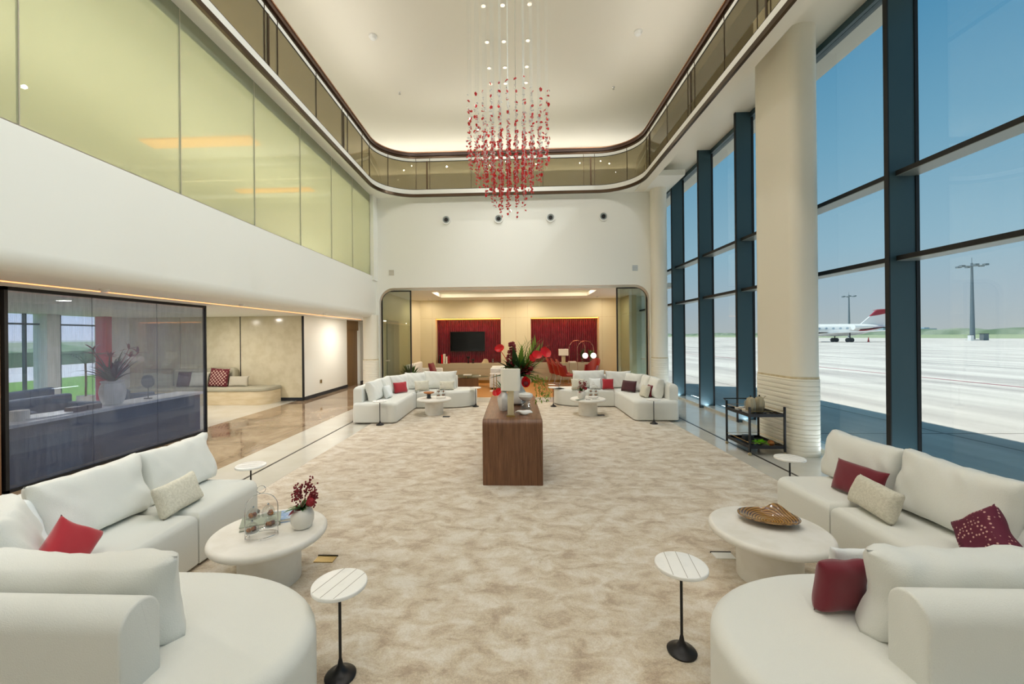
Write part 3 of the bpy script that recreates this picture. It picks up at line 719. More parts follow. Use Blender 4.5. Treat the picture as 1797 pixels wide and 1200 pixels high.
def cushion(parent, name, m, w, h, t, loc, rz, tilt, label=None, cat=None, group=None, roll=0., **k):
    seedc[0] += 1
    o = pillow_g(w, h, t, seed=seedc[0], **k).build(name, m, parent, smooth=1.6)
    o.location = loc; o.rotation_mode = 'QUATERNION'
    o.rotation_quaternion = (Matrix.Rotation(rz, 3, 'Z') @ Matrix.Rotation(-tilt, 3, 'X') @ Matrix.Rotation(roll, 3, 'Y')).to_quaternion()
    if label: tag(o, label, cat, group)
    return o

def sofa(sx, sy, Y0, uend, a_front, vend, j1, label, backA, cushB, cushA, roll0, vr=1.54):
    """u = outward |x|, v = distance from the cluster's own end wall. world = (sx*u, Y0+sy*v)"""
    t = thing('sectional_sofa', (0, 0, 0), label, 'sofa')
    P = lambda pts: [(sx*u, Y0+sy*v, *r) for u, v, *r in pts]
    ua = 2.40; ui = 2.42; uo = 3.3; v0 = 1.42; vf = a_front; zs = .43; rt = .07
    # chaise with rounded free end
    A = [(ua, v0), (ua, vf)]+[(uend+.8-.8*math.sin(R(90*k/14)), vf-.55+.55*math.cos(R(90*k/14))) for k in range(15)]
    A += [(uend+.3-.3*math.cos(R(90*k/8)), v0+.3-.3*math.sin(R(90*k/8))) for k in range(9)]
    A = P(A)
    G().slab(A, .03, zs, rt=rt, rb=.02, n=6).build('seat', 'fabric', t)
    Cn = rpoly(P([(ua+.008, v0, 0), (ua+.008, vf, 0)]+([(ui, vf+.05, 0)] if j1 > vf+.3 else [])+[(ui+.005, j1-.004, 0), (uo, j1-.004, 0), (uo, v0+.45, .3), (uo-.45, v0, .3)]), 6)
    G().slab(Cn, .03, zs, rt=rt, rb=.02, n=6).build('seat', 'fabric', t)
    B = rpoly(P([(ui, j1+.004, 0), (ui-.02, vend, .12), (uo, vend, .08), (uo, j1+.004, 0)]), 6)
    G().slab(B, .03, zs, rt=rt, rb=.02, n=6).build('seat', 'fabric', t)
    # backrest wall along A, round the corner, along B
    th = .175; r = .55
    def wall(u1, v1):  # path offset inward d from outer face
        return None
    # straight part behind A
    ya, yb_ = sorted((Y0+sy*(vr), Y0+sy*(vr+th))); xa, xb_ = sorted((sx*roll0, sx*(uo-r)))
    G().slab(rpoly([(ya, zs-.03, 0), (yb_, zs-.03, 0), (yb_, .755, .095), (ya, .755, .095)], 10), xa, xb_, rt=.012 if sx < 0 else 0, rb=.012 if sx > 0 else 0, n=3, ax='x').build('backrest', 'fabric', t, smooth=.7)
    # corner + B part
    outer = [(uo-r, vr)]+[(uo-r+r*math.cos(R(-90+90*k/8)), vr+r+r*math.sin(R(-90+90*k/8))) for k in range(1, 9)]+[(uo, vend-.08)]
    inner = [(uo-th, vend-.08)]+[(uo-r+(r-th)*math.cos(R(0-90*k/8)), vr+r+(r-th)*math.sin(R(0-90*k/8))) for k in range(0, 9)]
    pts = [(sx*u, Y0+sy*v) for u, v in outer+inner]
    G().slab(pts, .03, .755, rt=.09, n=8).build('backrest', 'fabric', t)
    # back cushions: (u, v, w, h, facing angle in (u,v) plane)
    for ci, (u, v, w, h, ang, tl) in enumerate(cushA+cushB):
        du, dv = math.cos(R(ang)), math.sin(R(ang)); wx, wy = sx*du, sy*dv
        rz = math.atan2(wy, wx)+math.pi/2
        cushion(t, 'back_cushion', 'fabric2', w, h, .23, (sx*u, Y0+sy*v, zs-.01), rz, tl, wr=.017, soft=.30, n=26)
    return t
S1 = dict
sofa(-1, 1, 0, .92, 2.30, 3.80, 3.03, 'ivory sectional sofa with red cushion beside the mesh screen', None,
     [(2.92, 3.47, .74, .44, 180, .22), (2.90, 2.74, .74, .45, 180, .22), (2.78, 2.17, .62, .43, 135, .22)], [(2.06, 1.77, 1.16, .385, 90, .10)], 1.44, 1.425)
sofa(1, 1, 0, .88, 2.38, 3.97, 3.28, 'ivory sectional sofa in front of the near window bay', None,
     [(2.92, 3.64, .74, .44, 180, .22), (2.90, 2.88, .78, .46, 180, .22), (2.80, 2.24, .62, .43, 135, .22)], [(2.09, 1.88, 1.16, .395, 90, .10)], 1.50, 1.56)
sofa(-1, -1, 12.28, .98, 2.38, 4.12, 2.57, 'far ivory sectional sofa nearer the marble corridor', None,
     [(2.95, 3.62, .66, .43, 180, .2), (2.95, 2.98, .6, .43, 180, .2), (2.80, 2.42, .58, .43, 150, .2)], [(1.92, 1.86, .86, .46, 90, .15), (2.52, 1.92, .56, .44, 105, .15)], 1.50)
sofa(1, -1, 12.28, 1.0, 2.22, 3.90, 2.45, 'far ivory sectional sofa beside the window wall', None,
     [(2.97, 3.35, .56, .43, 180, .2), (2.95, 2.82, .5, .43, 180, .2), (2.82, 2.35, .55, .43, 150, .2)], [(1.86, 1.84, .82, .46, 90, .15), (2.58, 1.88, .62, .44, 100, .15)], 1.50)

# throw pillows: world position, facing direction angle (deg, world), size
def tp(m, x, y, ang, w, h, label, z=.435, tilt=.3, t=.13, roll=0., name='throw_pillow', **k):
    cushion(None, name, m, w, h, t, (x, y, z), R(ang)+math.pi/2, tilt, label, 'pillow', roll=roll, **k)
tp('lumbar', -2.58, 3.08, 5, .42, .24, 'oatmeal lumbar pillow leaning on the sofa beside the mesh screen', tilt=.35)
tp('red', -2.60, 2.19, -5, .27, .27, 'red pillow resting on its corner on the sofa beside the mesh screen', tilt=.25, roll=R(45), t=.12, pinch=.14, z=.455)
tp('bluewhite', -2.80, 2.22, 20, .42, .40, 'white square pillow at the corner of the sofa beside the mesh screen', tilt=.4, roll=R(6))
tp('burg', 2.72, 3.42, 188, .42, .26, 'plain burgundy pillow half hidden behind an oatmeal pillow, near window sofa', tilt=.28, t=.10)
tp('lumbar', 2.58, 3.12, 172, .44, .23, 'oatmeal lumbar pillow in front of a burgundy one, near window sofa', tilt=.35)
tp('dots', 2.64, 2.37, 172, .30, .30, 'dotted burgundy pillow standing on its corner on the near window sofa', tilt=.25, roll=R(-45), t=.13, pinch=.14, z=.465)
tp('bluewhite', 2.86, 2.40, 145, .42, .42, 'white square pillow in the corner of the near window sofa', tilt=.4)
tp('burg', 1.53, 2.03, -82, .25, .25, 'burgundy square pillow at the chaise end of the near window sofa', tilt=-.14, t=.10)
tp('bluewhite', 1.68, 2.16, 90, .2, .24, 'white pillow peeping out behind the burgundy one on the near window chaise', tilt=.1, t=.06)
tp('red', -2.70, 9.62, -40, .36, .26, 'bright red pillow on the far sofa nearer the corridor', tilt=.25)
tp('bluewhite', -2.74, 8.84, -10, .24, .28, 'small white pillow beside the end cushion of the far corridor-side sofa', tilt=.3)
tp('lumbar', -2.28, 9.98, -70, .36, .25, 'pale oatmeal pillow right of the bright red one on the far corridor-side sofa', tilt=.25)
tp('lumbar', -1.70, 10.14, -90, .38, .22, 'pale oatmeal pillow behind the glass cake stand on the far corridor-side sofa', tilt=.25)
tp('lumbar', 1.55, 10.14, -90, .34, .26, 'pale oatmeal pillow behind the flower vase on the far window-side sofa', tilt=.25)
tp('bluewhite', 1.97, 10.16, -92, .30, .27, 'pale square pillow with burgundy piping beside the red one, far window-side sofa', tilt=.25)
tp('red', 2.27, 10.12, -95, .28, .26, 'red pillow on the far window-side sofa', tilt=.22)
tp('darkburg', 2.62, 9.66, -140, .38, .27, 'dark burgundy rectangular pillow in the corner of the far window-side sofa', tilt=.3)
tp('burg', 2.84, 8.90, -175, .26, .26, 'burgundy pillow hidden behind a cream one on the far window-side sofa', tilt=.25, t=.08)
tp('lumbar', 2.72, 8.84, -170, .28, .26, 'cream pillow in front of a burgundy one on the far window-side sofa', tilt=.3)
tp('weave', -8.1, 10.84, -92, .56, .52, 'patterned burgundy pillow on the built-in bench', z=.44, tilt=.18, roll=R(3))
tp('greybeige', -7.58, 10.92, -88, .56, .30, 'grey beige rectangular pillow beside the patterned one on the bench', z=.44, tilt=.2)
tp('darkburg', -9.1, 10.9, -90, .42, .42, 'dark red pillow on the bench behind the mesh screen', z=.44, tilt=.2)
tp('lumbar', -8.66, 10.86, -85, .5, .42, 'cream pillow on the bench behind the mesh screen edge', z=.44, tilt=.3)

# ================================================================== TABLES
st = thing('side_table', (-.91, 2.07, .0125), '', 'side table', 'slim round side tables')
G().slab(circ(0, 0, .137, 44), .462, .482, rt=.006, rb=.004, n=3).build('table_top', 'tabletop', st)
for k in (-1, 0, 1):
    hl = math.sqrt(.133**2-(k*.066)**2)
    G().box(k*.066-.0012, k*.066+.0012, -hl, hl, .480, .4826).build('inlay_line', 'inlay', st)
G().tube([(0, 0, .05), (0, 0, .464)], .0075, 12).build('stem', 'blackmetal', st)
G().lathe([(.076, 0), (.078, .008), (.07, .016), (.05, .024), (.028, .038), (.014, .062), (.009, .09), (0, .09)], n=36).build('foot', 'blackmetal', st)
st['label'] = 'slim side table beside the chaise of the sofa with the red cushion'; st.rotation_euler = (0, 0, R(-18))
dup(st, (.90, 2.29, .0125), 'slim side table beside the chaise of the near window sofa', R(-8))
dup(st, (-2.64, 3.98, .0125), 'slim side table at the far end of the sofa beside the mesh screen', R(-70))
dup(st, (2.78, 4.29, .0125), 'slim side table between the near window sofa and the ribbed pillar', R(60))
dup(st, (-2.69, 8.05, .0125), 'slim side table at the near end of the far corridor-side sofa', R(20))
dup(st, (2.71, 8.16, .0125), 'slim side table at the near end of the far window-side sofa', R(20))
dup(st, (-.98, 10.16, .0125), 'slim side table by the chaise of the far corridor-side sofa', R(10))
dup(st, (.94, 10.16, .0125), 'slim side table by the chaise of the far window-side sofa', R(10))
ct = thing('coffee_table', (-1.78, 2.89, .0125), 'round coffee table carrying books and a glass cloche stand', 'coffee table', 'round pedestal coffee tables')
G().slab(circ(0, 0, .385, 64), .303, .36, rt=.028, rb=.026, n=6).build('table_top', 'whitestone', ct)
G().slab(circ(0, 0, .205, 48), .0, .303, rt=.0).build('pedestal', 'whitestone', ct)
dup(ct, (1.80, 3.01, .0125), 'round coffee table carrying a swirled amber glass bowl')
dup(ct, (-1.83, 9.2, .0125), 'round coffee table carrying a wooden cake stand')
dup(ct, (1.60, 9.12, .0125), 'round coffee table carrying a flower vase and open magazines')
# floor outlet plates
for x, y, m, l in ((-1.50, 3.16, 'brass', 'brass floor socket plate beside the table with the books'), (1.62, 3.29, 'plate', 'bright floor socket plate beside the table with the amber bowl'),
                   (1.86, 9.0, 'slate', 'dark floor socket plate by the table with the flower vase'), (-1.50, 8.86, 'slate', 'dark floor socket plate by the table with the cake stand')):
    q = thing('floor_socket', (x, y, .012), l, 'floor socket', 'floor socket plates in the carpet')
    G().box(-.075, .075, -.045, .045, 0, .006).build('lid', m, q); G().box(-.08, .08, .045, .05, 0, .012).build('hinge', 'inlaydark', q)
# carpet
cp = G(); cp.slab(rpoly([(-2.92, -1.5, .02), (3.10, -1.5, .02), (3.10, 10.83, .02), (-2.92, 10.83, .02)]), .0005, .012, rt=.006)
tag(cp.build('carpet', 'carpet'), 'large mottled beige pile carpet in the middle of the hall', 'carpet')

# ================================================================== DESK AND WHAT STANDS ON IT
dk = thing('console_desk', (-.035, 0, 0), 'long walnut waterfall table in the centre of the carpet', 'table')
prof = rpoly([(4.78, .012, 0), (6.75, .012, 0), (6.75, .78, .07), (4.78, .78, .07)], 8)
G().slab(prof, -.352, .352, rt=.012, rb=.012, n=3, ax='x').build('body', 'walnut', dk)
lp = thing('table_lamp', (-.055, 4.98, .78), 'cream shaded table lamp at the near end of the walnut table', 'lamp')
G().box(-.052, .052, -.035, .035, 0, .018).build('base', 'brass', lp); G().box(-.038, .038, -.022, .022, .018, .33).build('stem', 'travertine', lp)
G().slab(rpoly([(-.118, -.05, .045), (.118, -.05, .045), (.118, .05, .045), (-.118, .05, .045)]), .315, .575, rt=.003).build('lamp_shade', 'shade', lp)
def flower_disc(g, c, r, nrm, cup=.35, seed=0):
    nrm = Vector(nrm).normalized(); u = nrm.cross(Vector((0, 0, 1))); u = u.normalized() if u.length > .1 else Vector((1, 0, 0)); v = nrm.cross(u)
    rings = 4; n = 14; vs = [Vector(c)]; rnd = random.Random(seed)
    for i in range(1, rings+1):
        q = i/rings
        for k in range(n):
            a = 2*math.pi*k/n; rr = r*q*(1+.12*math.sin(2*a+seed)); hh = cup*r*q*q*(1+.3*math.sin(3*a))
            vs.append(Vector(c)+u*rr*math.cos(a)+v*rr*math.sin(a)+nrm*hh)
    fs = [(0, 1+k, 1+(k+1) % n) for k in range(n)]
    for i in range(rings-1):
        for k in range(n): fs.append((1+i*n+k, 1+(i+1)*n+k, 1+(i+1)*n+(k+1) % n, 1+i*n+(k+1) % n))
    g.add(vs, fs)
def ranunc(g, c, r, seed=0):
    g.ball(c, r*.8, 12, jit=.08, seed=seed); rnd = random.Random(seed)
    for k in range(9):
        a = k*2.4; d = Vector((math.cos(a), math.sin(a), rnd.uniform(-.4, .6))); flower_disc(g, Vector(c)+d*r*.35, r*.6, d, .3, k)
# small vase
v1 = thing('vase', (-.155, 5.37, .78), 'small white faceted vase of red flowers behind the lamp', 'vase')
G().lathe([(.045, 0), (.05, .01), (.072, .08), (.082, .15), (.076, .19), (.05, .225), (.038, .235), (.045, .25), (.036, .25), (0, .235)], n=14, flute=(7, .03)).build('vessel', 'porcelain', v1)
g = G(); flower_disc(g, (-.06, -.05, .25), .05, (-.5, -1, .3)); flower_disc(g, (-.1, -.02, .235), .045, (-1, -.8, 0), seed=2); flower_disc(g, (.0, -.03, .29), .035, (.3, -1, .6), seed=3); g.build('flower', 'anth', v1)
g = G(); 
for d in ((-.75, -.1, .8), (-.6, 0, .9), (-.3, .1, .7), (.6, -.2, .5), (.5, -.4, .2)): g.leaf((0, 0, .24), d, .2, .05, .35)
g.build('leaves', 'leaf', v1)
# shell ornament
sh = G(); rnd = random.Random(8); vs = []; n = 18
for i in range(7):
    for k in range(n):
        a = 2*math.pi*k/n; q = math.sin(math.pi*(i+.5)/7); rr = q*(1+.12*math.sin(3*a+i*.8))
        vs.append((-.1+.2*i/6+.012*math.sin(a*2), .045*rr*math.cos(a), max(.002, .03+.03*rr*math.sin(a)+.008*math.sin(i*1.6))))
fs = [(i*n+k, i*n+(k+1) % n, (i+1)*n+(k+1) % n, (i+1)*n+k) for i in range(6) for k in range(n)]+[tuple(range(n)), tuple(6*n+k for k in range(n))]
tag(sh.add(vs, fs).build('shell_ornament', 'porcelain', loc=(.105, 5.08, .78)), 'white folded shell ornament on the walnut table beside the lamp', 'ornament')
# glass-footed bowl
bw = thing('footed_bowl', (.14, 5.52, .78), 'white round bowl on a clear glass foot on the walnut table', 'bowl')
G().slab(circ(0, 0, .075, 30), 0, .006).build('foot_plate', 'clearglass', bw)
G().lathe([(.062, .006), (.062, .10), (.058, .10), (.058, .006)], n=28).build('glass_stand', 'clearglass', bw)
G().lathe([(0, .10), (.04, .105), (.075, .13), (.098, .165), (.095, .195), (.06, .21), (.055, .20), (0, .12)], n=32).build('bowl', 'porcelain', bw)
# big bouquet
bq = thing('vase', (.03, 5.85, .78), 'large white vase with a tall lush red and green bouquet on the walnut table', 'vase')
G().lathe([(.07, 0), (.12, .03), (.145, .09), (.14, .15), (.11, .2), (.085, .25), (.08, .36), (.09, .4), (.08, .4), (0, .36)], n=32).build('vessel', 'porcelain', bq)
rnd = random.Random(21)
g = G(); stalks(g, (0.02, 0, .4), 150, .36, 1.0, 5, .055, .6, .1); g.build('foliage', 'leaf', bq)
g = G()
for d, L_ in (((.45, -.1, 1), .60), ((.75, -.1, 1), .58), ((.22, 0, 1), .56), ((.95, 0, .8), .45), ((.05, .1, 1), .48), ((.6, .2, .8), .5)):
    b = Vector((.05, 0, .38)); d = Vector(d).normalized()
    g.leaf(b, d, L_, .11, .12, 9)
    for k in range(7):
        p = b+d*L_*(.25+.1*k)
        for sg in (-1, 1): g.leaf(p, d*1.2+Vector((sg*.55, 0, 0)), .15, .03, .2, 4)
g.build('fern_leaf', 'leaf2', bq)
g = G()
for d, L_ in (((-.75, -.4, .75), .45), ((-.5, -.5, .85), .36), ((-1, -.2, .12), .42), ((-.9, -.5, .3), .3), ((-.1, -.5, 1), .52)): g.leaf((0, 0, .4), d, L_, .1, .3, 8)
g.build('broad_leaf', 'leaf3', bq)
g = G()
for d in ((-.05, -.9, .8), (.05, -1, .35), (-.1, -1, 1.1)): g.leaf((0, 0, .4), d, .3, .08, .3, 6)
g.build('grey_leaf', 'leafgrey', bq)
g = G(); flower_disc(g, (-.24, -.08, .80), .062, (-.2, -1, .3), .4, 1); flower_disc(g, (.28, -.12, .71), .065, (.1, -1, .3), .3, 2); flower_disc(g, (.40, -.06, .74), .075, (.25, -1, .25), .3, 3); flower_disc(g, (.22, -.1, .67), .05, (-.1, -1, 0), .3, 4)
g.tube([(0, 0, .4), (.15, -.05, .58), (.28, -.1, .70)], .005, 5); g.tube([(0, 0, .4), (.2, -.02, .58), (.4, -.04, .73)], .005, 5); g.tube([(0, 0, .4), (-.12, -.05, .6), (-.24, -.06, .79)], .005, 5)
g.build('anthurium', 'anth', bq)
g = G(); rnd = random.Random(4)
for k in range(110):
    z = rnd.uniform(.52, .88); g.ball((-.07+rnd.uniform(-.08, .08)*(1.1-z)*2, -.03+rnd.uniform(-.05, .05), z), rnd.uniform(.012, .022), 7, jit=.15, seed=k)
for k in range(60):
    g.leaf((.05, -.03, .42), (rnd.uniform(-1, 1), rnd.uniform(-1, .2), rnd.uniform(.2, .8)), rnd.uniform(.2, .36), .03, .3, 5)
g.build('dark_red_spray', 'stemred', bq)
g = G(); ranunc(g, (.19, -.13, .52), .045, 1); ranunc(g, (.14, -.16, .43), .045, 2); ranunc(g, (.16, -.12, .46), .035, 4); g.build('round_blossom', 'rose', bq)
g = G(); flower_disc(g, (.12, -.17, .34), .07, (0, -1, .1), .35, 5); g.build('open_blossom', 'anth', bq); g = G(); ranunc(g, (.12, -.22, .32), .042, 9); g.build('dark_centre_blossom', 'stemred', bq)
g = G(); rnd = random.Random(31)
for k in range(5):
    x = .2+.05*k; P_ = [(.05, -.02, .42), (x, -.06, .42-.02*k), (x+.06, -.07, .28-.02*k), (x+.07-.01*k, -.08, .12)]; g.tube(P_, .003, 4)
    for p in P_[1:]:
        for q in range(9): g.leaf(Vector(p)+Vector((rnd.uniform(-.03, .03), 0, rnd.uniform(-.07, .07))), (rnd.uniform(-1, 1), rnd.uniform(-1, 1), rnd.uniform(-1, .3)), .05, .02, .3, 3)
g.build('trailing_vine', 'leaf2', bq)

# ================================================================== COFFEE TABLE ITEMS
b1 = thing('book', (-1.90, 2.98, .373), 'grey green hardback lying under the glass cloche stand', 'book', rz=R(28)); G().box(-.13, .13, -.095, .095, 0, .006).build('cover', 'bookgrey', b1); G().box(-.126, .122, -.091, .091, .006, .026).build('pages', 'paper', b1); G().box(-.13, .13, -.095, .095, .026, .032).build('cover', 'bookgrey', b1)
b2 = thing('book', (-1.76, 3.08, .373), 'pale blue book lying behind the glass cloche stand', 'book', rz=R(22)); G().box(-.12, .12, -.085, .085, 0, .005).build('cover', 'bookblue', b2); G().box(-.116, .112, -.081, .081, .005, .022).build('pages', 'paper', b2); G().box(-.12, .12, -.085, .085, .022, .027).build('cover', 'bookblue', b2)
def cloche_stand(name, loc, label, rz, sc=1., z2=True):
    t = thing(name, loc, label, 'cake stand', rz=rz); t.scale = (sc, sc, sc)
    X, Zv = (1, 0, 0), (0, 0, 1)
    g = G(); P_ = [(-.10, 0, .0), (-.10, 0, .2)]+arc3((0, 0, .2), .10, 180, 0, 14, X, Zv)[1:]+[(.10, 0, 0)]
    g.tube(P_, .0028, 7); g.tube(arc3((0, 0, .012), .10, 0, 360, 30, X, (0, .65, 0)), .0026, 6)
    for k in range(3): g.tube([(.09*math.cos(k*2.1+.5), .06*math.sin(k*2.1+.5), .012), (.09*math.cos(k*2.1+.5), .06*math.sin(k*2.1+.5), 0)], .003, 6)
    g.build('arch_frame', 'chrome', t)
    G().tube(arc3((0, 0, .327), .026, -90, 270, 20, X, Zv), .0022, 6).build('ring_handle', 'chrome', t)
    for lvl, pos in ((.055, ((-.055, -.03), (.055, .02))), (.14, ((-.05, .0), (.04, .01)))):
        for k, (x, y) in enumerate(pos):
            pl = G().slab(circ(x, y, .045, 22), lvl, lvl+.004).build('plate', 'clearglass' if lvl > .1 else 'porcelain', t)
            g = G(); rn = random.Random(int(lvl*100)+k)
            for q in range(4): g.ball((x+rn.uniform(-.02, .02), y+rn.uniform(-.02, .02), lvl+.017), .015, 8, jit=.12, seed=q)
            g.build('pastry', 'pastry', t)
            G().lathe([(.042, lvl+.004), (.041, lvl+.03), (.033, lvl+.052), (.018, lvl+.064), (.004, lvl+.068)], (x, y, 0), 22).build('glass_dome', 'dome', t)
            G().ball((x, y, lvl+.076), .008, 8).build('dome_knob', 'chrome', t)
        g = G(); g.tube([(-.1, 0, lvl), (.1, 0, lvl)], .002, 5); g.build('shelf_wire', 'chrome', t)
    return t
cloche_stand('cloche_stand', (-1.77, 2.78, .374), 'chrome arched stand holding pastries under glass domes on the near coffee table', R(28))
cloche_stand('cloche_stand', (-1.66, 9.14, .374), 'chrome arched cake stand next to the wooden cake stand', R(10), 1.0)
cloche_stand('cloche_stand', (1.72, 9.10, .374), 'chrome arched cake stand next to the far flower vase', R(-10), 1.0)
def smallvase(loc, label, seed, sc=1.):
    t = thing('vase', loc, label, 'vase'); t.scale = (sc,)*3
    G().lathe([(.05, 0), (.062, .006), (.078, .05), (.08, .09), (.068, .125), (.052, .14), (.048, .135), (0, .12)], n=30).build('vessel', 'whitestone', t)
    g = G(); rn = random.Random(seed)
    for s_ in range(9):
        a = rn.uniform(0, 6.28); tip = Vector((math.cos(a)*rn.uniform(.03, .13), math.sin(a)*.06, rn.uniform(.22, .34)))
        g.tube([(0, 0, .12), tip*.6+Vector((0, 0, .06)), tip], .0015, 4)
        for q in range(24): g.ball(tip+Vector((rn.gauss(0, .014), rn.gauss(0, .014), rn.gauss(-.02, .026))), .007, 5)
    g.build('berry_spray', 'stemred', t)
    g = G(); ranunc(g, (.075, -.02, .19), .038, seed); ranunc(g, (.05, .03, .2), .03, seed+1); g.leaf((0, -.02, .13), (-.6, -.6, .1), .09, .06, .5); g.build('red_blossom', 'rose', t)
    g = G()
    for q in range(16): g.leaf((0, 0, .13), (rn.uniform(-1, 1), rn.uniform(-1, 1), rn.uniform(.2, 1.2)), rn.uniform(.06, .15), .035, .3, 4)
    g.build('leaves', 'leaf', t)
smallvase((-1.56, 2.93, .373), 'small cream vase with red blossoms beside the blue book', 3)
smallvase((1.46, 9.1, .373), 'small cream vase with red blossoms on the far window-side table', 7, 1.15)
# amber bowl
ab = G(); n = 44; rings = 12; vs = []
for side in (0, 1):
    for i in range(rings+1):
        q = i/rings
        for k in range(n):
            a = 2*math.pi*k/n; r = .19*q*(1+.05*math.sin(a*2+1)); dip = .05*math.exp(-((a-1.2)/.35)**2)*q**3
            z = .008+.040*q*q+dip+(-.007 if side else 0); notch = 1-.16*math.exp(-((a-1.55)/.16)**2)*q**4
            vs.append((r*notch*math.cos(a), r*.78*notch*math.sin(a), z))
B_ = (rings+1)*n; fs = []
for i in range(rings):
    for k in range(n):
        j = (k+1) % n; fs.append((i*n+k, i*n+j, (i+1)*n+j, (i+1)*n+k)); fs.append((B_+i*n+k, B_+(i+1)*n+k, B_+(i+1)*n+j, B_+i*n+j))
for k in range(n): j = (k+1) % n; fs.append((rings*n+k, rings*n+j, B_+rings*n+j, B_+rings*n+k))
o = tag(ab.add(vs, fs).build('glass_bowl', 'amber', smooth=2), 'swirled amber glass bowl with a curled rim on the near window-side table', 'bowl'); o.location = (1.84, 3.08, .378); o.rotation_euler = (0, 0, R(-22))
# wooden cake stand
cs = thing('pedestal_dish', (-1.94, 9.16, .373), 'wooden topped pedestal dish with a black foot on the far corridor-side table', 'dish')
G().lathe([(.05, 0), (.052, .01), (.042, .04), (.045, .1), (0, .1)], n=24).build('foot', 'slate', cs)
G().lathe([(.05, .1), (.10, .115), (.125, .135), (.12, .14), (.06, .13), (0, .13)], n=30, flute=(5, .03)).build('dish', 'pastry', cs)
for k, (x, y, a) in enumerate(((1.40, 8.88, 20), (1.58, 8.86, -12), (1.72, 8.92, 5))):
    t = thing('magazine', (x, y, .3735+.003*k), ('dark covered magazine at the edge of the far window-side coffee table', 'open magazine in front of the far small vase', 'open magazine in front of the far chrome cake stand')[k], 'magazine', rz=R(a))
    G().slab([(-.09, -.05), (.09, -.05), (.09, .06), (-.09, .06)], 0, .006).build('pages', 'bookgrey' if k == 0 else 'paper', t)
    G().box(-.07, .03, -.035, .02, .006, .0065).build('printed_page', 'slate', t)

# ================================================================== TROLLEY
tr = thing('drinks_trolley', (3.61, 6.37, 0), 'dark two-tier drinks trolley against the ribbed pillar', 'trolley')
w2, d2 = .245, .32
for sx in (-1, 1):
    for sy in (-1, 1):
        lg = G().box(sx*w2-.012, sx*w2+.012, sy*d2-.012, sy*d2+.012, .055, .70).build('post', 'blackmetal', tr)
        g = G(); g.lathe([(0, -.008), (.022, -.008), (.022, .008), (0, .008)], n=16)
        g2 = G(); g2.v = [(x+sx*w2, z+sy*d2, y+.024) for x, y, z in g.v]; g2.f = g.f; g2.mi = g.mi; g2.tube([(sx*w2, sy*d2, .03), (sx*w2, sy*d2, .06)], .006, 6); g2.build('caster', 'casterbrass', tr)
for z in (.10, .555):
    g = G(); g.box(-w2, w2, -d2, d2, z, z+.012)
    for sx in (-1, 1): g.box(sx*w2-.006, sx*w2+.006, -d2, d2, z, z+.045)
    for sy in (-1, 1): g.box(-w2, w2, sy*d2-.006, sy*d2+.006, z, z+.045)
    g.build('tray', 'blackmetal', tr)
    g = G()
    for sx in (-1, 1): g.tube([(sx*w2, -d2, z+.085), (sx*w2, d2, z+.085)], .003, 6)
    for sy in (-1, 1): g.tube([(-w2, sy*d2, z+.085), (w2, sy*d2, z+.085)], .003, 6)
    g.build('gallery_rail', 'brass', tr)
G().tube([(-w2, d2, .69), (-w2, d2+.09, .715), (w2, d2+.09, .715), (w2, d2, .69)], .009, 8).build('handle', 'blackmetal', tr)
def jug(loc, label):
    t = thing('vacuum_jug', loc, label, 'jug', 'ribbed silver jugs on the trolley'); t.scale = (1.05, 1.05, 1.3)
    G().lathe([(.038, 0), (.055, .02), (.065, .08), (.062, .13), (.045, .175), (.02, .19), (0, .19)], n=48, flute=(12, .04)).build('body', 'silverrib', t)
    G().ball((0, 0, .197), .012, 8).build('lid_knob', 'blackmetal', t)
    G().tube([(.05, 0, .16), (.075, 0, .185), (.09, 0, .19)], .006, 6, r2=.004).build('spout', 'silverrib', t)
    G().tube([(-.045, 0, .16), (-.085, 0, .14), (-.085, 0, .07), (-.058, 0, .05)], .005, 6).build('handle', 'silverrib', t)
jug((3.50, 6.26, .568), 'ribbed silver jug on the trolley, nearer the stacked cups'); jug((3.66, 6.32, .568), 'ribbed silver jug on the trolley, nearer the pillar')
rnd = random.Random(2)
for k, (x, y) in enumerate(((3.43, 6.50), (3.47, 6.38), (3.52, 6.56), (3.60, 6.58), (3.44, 6.26))):
    t = thing('cup', (x, y, .568), ('white cup at the handle corner of the trolley', 'white cup beside the jug on the trolley rail side', 'white cup between the handle and the jugs', 'white cup behind the jugs under the trolley handle', 'white cup near the front rail of the trolley')[k], 'cup', 'white cups on the trolley')
    G().lathe([(.02, 0), (.03, .01), (.036, .05), (.033, .05), (0, .012)], n=18).build('bowl', 'porcelain', t); G().tube(arc3((.04, 0, .028), .012, -90, 90, 6, (1, 0, 0), (0, 0, 1)), .003, 5).build('handle', 'porcelain', t)
for k, (x, y) in enumerate(((3.52, 6.11), (3.62, 6.12), (3.72, 6.13))):
    tag(G().lathe([(.022, 0), (.022, .04), (.018, .045), (0, .045)], n=16).build('spice_jar', 'slate' if k % 2 else 'clearglass', loc=(x, y, .568)), ('small clear jar at the open corner of the top tray', 'small dark jar at the middle of the top tray edge', 'small clear jar near the pillar side of the top tray')[k], 'jar', 'small jars along the trolley tray edge')
tag(G().slab(rpoly([(-.07, -.05, .01), (.07, -.05, .01), (.07, .05, .01), (-.07, .05, .01)]), 0, .09, rt=.004).build('napkin_box', 'slate', loc=(3.56, 6.45, .113)), 'dark box on the lower tray of the trolley', 'box')
t = thing('salad_bunch', (3.62, 6.22, .113), 'bright green leafy bunch on the lower tray of the trolley', 'vegetable')
g = G(); rnd = random.Random(6)
M['lettuce'] = mat('bright lettuce', '#7FCB22', .5)
